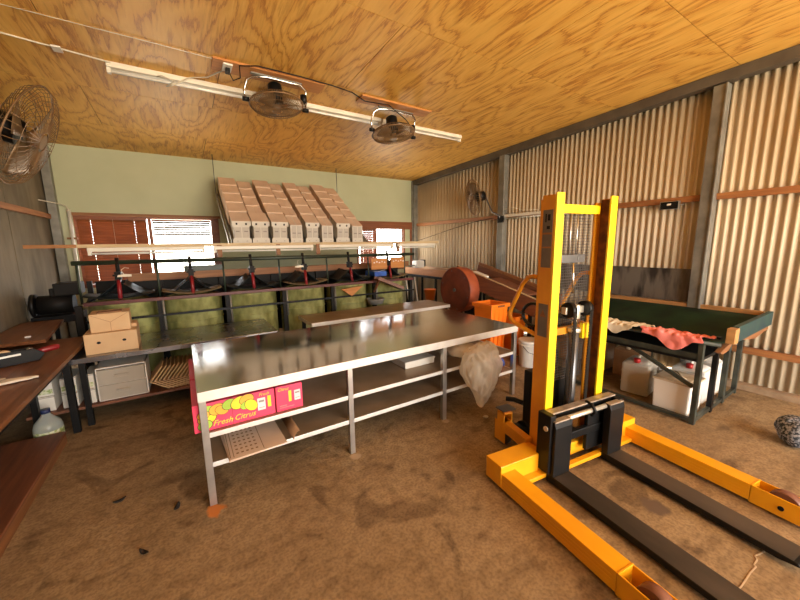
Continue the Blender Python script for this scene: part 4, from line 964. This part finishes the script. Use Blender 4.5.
# buckets and tubs behind stacker
t = thing('paint_bucket', (3.84, 2.80, 0), 'white plastic bucket on the floor behind the mast', 'bucket')
MB().lathe([(.115, 0), (.12, .01), (.14, .33), (.148, .335), (.148, .36), (.13, .36), (.0, .355)], seg=28).build('bucket_body', 'plastic_white', t)
MB().ring((0, 0, .30), (0, 0, 1), .142, .006, 28).build('bucket_rib', 'plastic_white', t)
MB().tube([(-.145, 0, .30), (-.12, -.08, .22), (0, -.15, .17), (.12, -.08, .22), (.145, 0, .30)], .004, 6).build('bail_handle', 'grey_steel', t)
def tub(x, y, w_, d, h, lb):
    t = thing('orange_tub', (x, y, 0), lb, 'tub', 'orange plastic tubs')
    mb = MB(); f = .03
    def ring_(z, k): return [(f*k, f*k, z), (w_-f*k, f*k, z), (w_-f*k, d-f*k, z), (f*k, d-f*k, z)]
    rings = [[mb.bm.verts.new(p) for p in ring_(z, k)] for z, k in ((0, 1.4), (h, 0), (h, .5), (.03, 1.8))]
    for A, B in zip(rings, rings[1:]):
        for i in range(4): mb._f([A[i], A[(i+1) % 4], B[(i+1) % 4], B[i]])
    mb._f(rings[0][::-1]); mb._f(rings[-1]); mb.build('tub_body', 'orange_plastic', t, bev=.008)
    mb = MB(); mb.box(-.02, w_+.02, -.02, .01, h-.05, h+.006).box(-.02, w_+.02, d-.01, d+.02, h-.05, h+.006).box(-.02, .01, 0, d, h-.05, h+.006).box(w_-.01, w_+.02, 0, d, h-.05, h+.006); mb.build('rim', 'orange_plastic', t, bev=.006)
    mb = MB(); mb.box(w_*.3, w_*.7, -.024, -.019, h-.038, h-.012); mb.build('hand_slot', 'inner_brown', t)
    mb = MB(); 
    for k in (.25, .5, .75): mb.box(w_*k-.012, w_*k+.012, .0, .035, .05, h-.06)
    mb.build('ribs', 'orange_plastic', t)
tub(3.53, 3.20, .34, .34, .80, 'tall orange plastic tub behind far end of steel bench')
tub(3.91, 3.10, .25, .34, .60, 'shorter orange plastic tub next to the tall one')
t = thing('machine_base_drum', (3.98, 3.12, 0), 'x', 'drum')  # drum shape stands in for a dark machine base
t.location = (4.20, 2.86, 0); t['label'] = 'black drum shape standing in for a dark machine base behind the white bucket'
MB().lathe([(.13, 0), (.14, .02), (.145, .25), (.14, .42), (.14, .44), (.0, .44)], seg=24).build('drum_body', 'black', t); MB().lathe([(.15, .44), (.15, .47), (.0, .475)], seg=24).build('drum_lid', 'black', t)
# speckled sack at right edge
o = blob('speckled_sack', [((0, 0, 0), (.13, .11, .11)), ((.03, .03, .02), (.11, .1, .1))], 'speckle', (4.03, .42, .105), 'dark speckled fabric sack on floor at right edge', 'sack', 5, .015)

# ------------------------------------------------------------------ elevator and conveyor on the right
el = thing('elevator', (3.95, 4.25, 0), 'brown inclined fruit elevator with round disc guard at its end', 'elevator')
MB().cyl((-.16, 0, .885), (.04, 0, .885), .375, 48).build('disc_guard', 'disc_rim', el, bev=.006)
MB().cyl((-.165, 0, .885), (-.158, 0, .885), .366, 48).build('disc_face', 'disc_brown', el)
mb = MB()
for k in range(6): a = 2*PI*k/6+.3; mb.cyl((-.172, .32*math.cos(a), .885+.32*math.sin(a)), (-.164, .32*math.cos(a), .885+.32*math.sin(a)), .010, 8)
mb.cyl((-.18, 0, .885), (-.16, 0, .885), .03, 14); mb.build('guard_bolt', 'grey_steel', el)
P0, P1 = Vector((0, .20, 1.17)), Vector((0, -1.42, .77))
dv_ = (P1-P0); nn = Vector((0, -dv_.z, dv_.y)).normalized(); nn = nn if nn.z > 0 else -nn
def slab(x0, x1, h0, h1, name, mat, a=0., b=1., bev=.003):
    A, B = P0+dv_*a, P0+dv_*b
    mb = MB(); pr = [A+nn*h0, B+nn*h0, B+nn*h1, A+nn*h1]; mb.prism([(p.y, p.z) for p in pr], 'X', x0, x1); return mb.build(name, mat, el, bev=bev)
slab(.04, .07, -.14, .10, 'side_plate', 'red_brown'); slab(.55, .58, -.14, .10, 'side_plate', 'red_brown')
slab(.07, .55, -.06, -.03, 'belt', 'black'); slab(.045, .065, .10, .115, 'edge_strip', 'pale_timber'); slab(.555, .575, .10, .15, 'edge_strip', 'shed_timber')
slab(.10, .52, .02, .05, 'cover_board', 'red_brown', .35, .8)
slab(.15, .42, -.03, .03, 'white_slats', 'plastic_white', .08, .25)
for y, x in ((.1, .06), (.1, .52), (-1.3, .06), (-1.3, .52)):
    zt = .77+(1.17-.77)*((y+1.42)/1.62)-.12; MB().box(x, x+.04, y-.02, y+.02, 0, zt).build('leg', 'black', el)
MB().box(.1, .5, -.3, .05, .35, .62).build('motor_box', 'dark_machine', el, bev=.02)
cv = thing('wall_conveyor', (4.58, 4.75, 0), 'timber sided conveyor running along right wall to back corner', 'conveyor')
MB().box(0, .03, 0, 2.2, .95, 1.10).build('side_board', 'perf_board', cv, bev=.003); MB().box(.47, .50, 0, 2.2, .95, 1.10).build('side_board', 'timber_y', cv, bev=.003)
MB().box(.03, .47, 0, 2.2, .98, 1.0).build('belt', 'black', cv); MB().box(-.01, .51, -.02, 2.2, .90, .95).build('bed', 'black', cv)
for y in (.02, 1.0, 2.12):
    for x in (.0, .46): MB().box(x, x+.04, y, y+.04, 0, .9).build('leg', 'black', cv)
t = thing('switch_housing', (4.74, 6.6, 1.101), 'small white switch housing on far end of wall conveyor', 'switch box')
MB().box(-.12, .1, -.1, .1, 0, .16).build('housing', 'plastic_white', t, bev=.02); MB().box(.1, .16, -.07, .07, .02, .18).build('cover', 'black', t, bev=.01)
mb = MB(); mb.cyl((-.3, 0, .05), (-.12, 0, .05), .015, 8); mb.build('lever', 'galv', t)
# clutter between machine and conveyor
t = thing('orange_bucket', (4.12, 5.35, .0), 'small orange bucket on stand behind the round disc guard', 'bucket')
MB().cyl((0, 0, 0), (0, 0, .55), .09, 14).build('stand', 'black', t); MB().lathe([(.09, .55), (.12, .75), (.125, .76), (.11, .76), (.0, .74)], seg=20).build('bucket_body', 'orange_plastic', t)
for k, (x, lx, lb) in enumerate(((3.66, .02, 'nearest the green bin'), (3.76, -.03, 'in the middle'), (3.86, .03, 'nearest the disc guard'))):
    o = MB().cyl((0, 0, 0), (lx, .25, 1.0), .014, 8).build('pvc_pipe', 'pvc_white', loc=(x, 5.3, 0)); tag(o, 'white pipe leaning behind bench, '+lb, 'pipe', 'leaning white pipes')

# ------------------------------------------------------------------ small things on the floor
cord('floor_cable', [(-1.2, 1.55, .006), (-.85, 1.72, .006), (-.6, 1.80, .006), (-.48, 1.78, .006), (-.43, 1.68, .006), (-.47, 1.56, .006), (-.6, 1.45, .006), (-1.0, 1.3, .006)], .006, 'black', 'black cable loop lying on the floor at lower left')
for x, y, a, lb in ((-.50, 2.70, .3, 'dark leaf scrap on floor, furthest from camera'), (-.18, 2.42, 1.2, 'dark leaf scrap on floor nearest the steel bench leg'), (-.33, 2.13, 2.2, 'dark leaf scrap on floor, nearest the camera')):
    o = MB().grid(lambda u, v: (.035*(u-.5)*2, .014*(v-.5)*2*(1-(2*u-1)**2*.8), .003+.012*(2*u-1)**2+.004*v), 6, 3).build('leaf_scrap', 'blade_leaf', loc=(x, y, 0), rotz=a, solid=.002); tag(o, lb, 'leaf', 'leaf scraps on the floor')
o = blob('plastic_scrap', [((0, 0, 0), (.03, .025, .012))], 'clear_film', (2.3, 2.12, .012), 'small scrap of clear plastic on floor under the bag', 'plastic scrap', 8, .008)
bpy.context.view_layer.update()
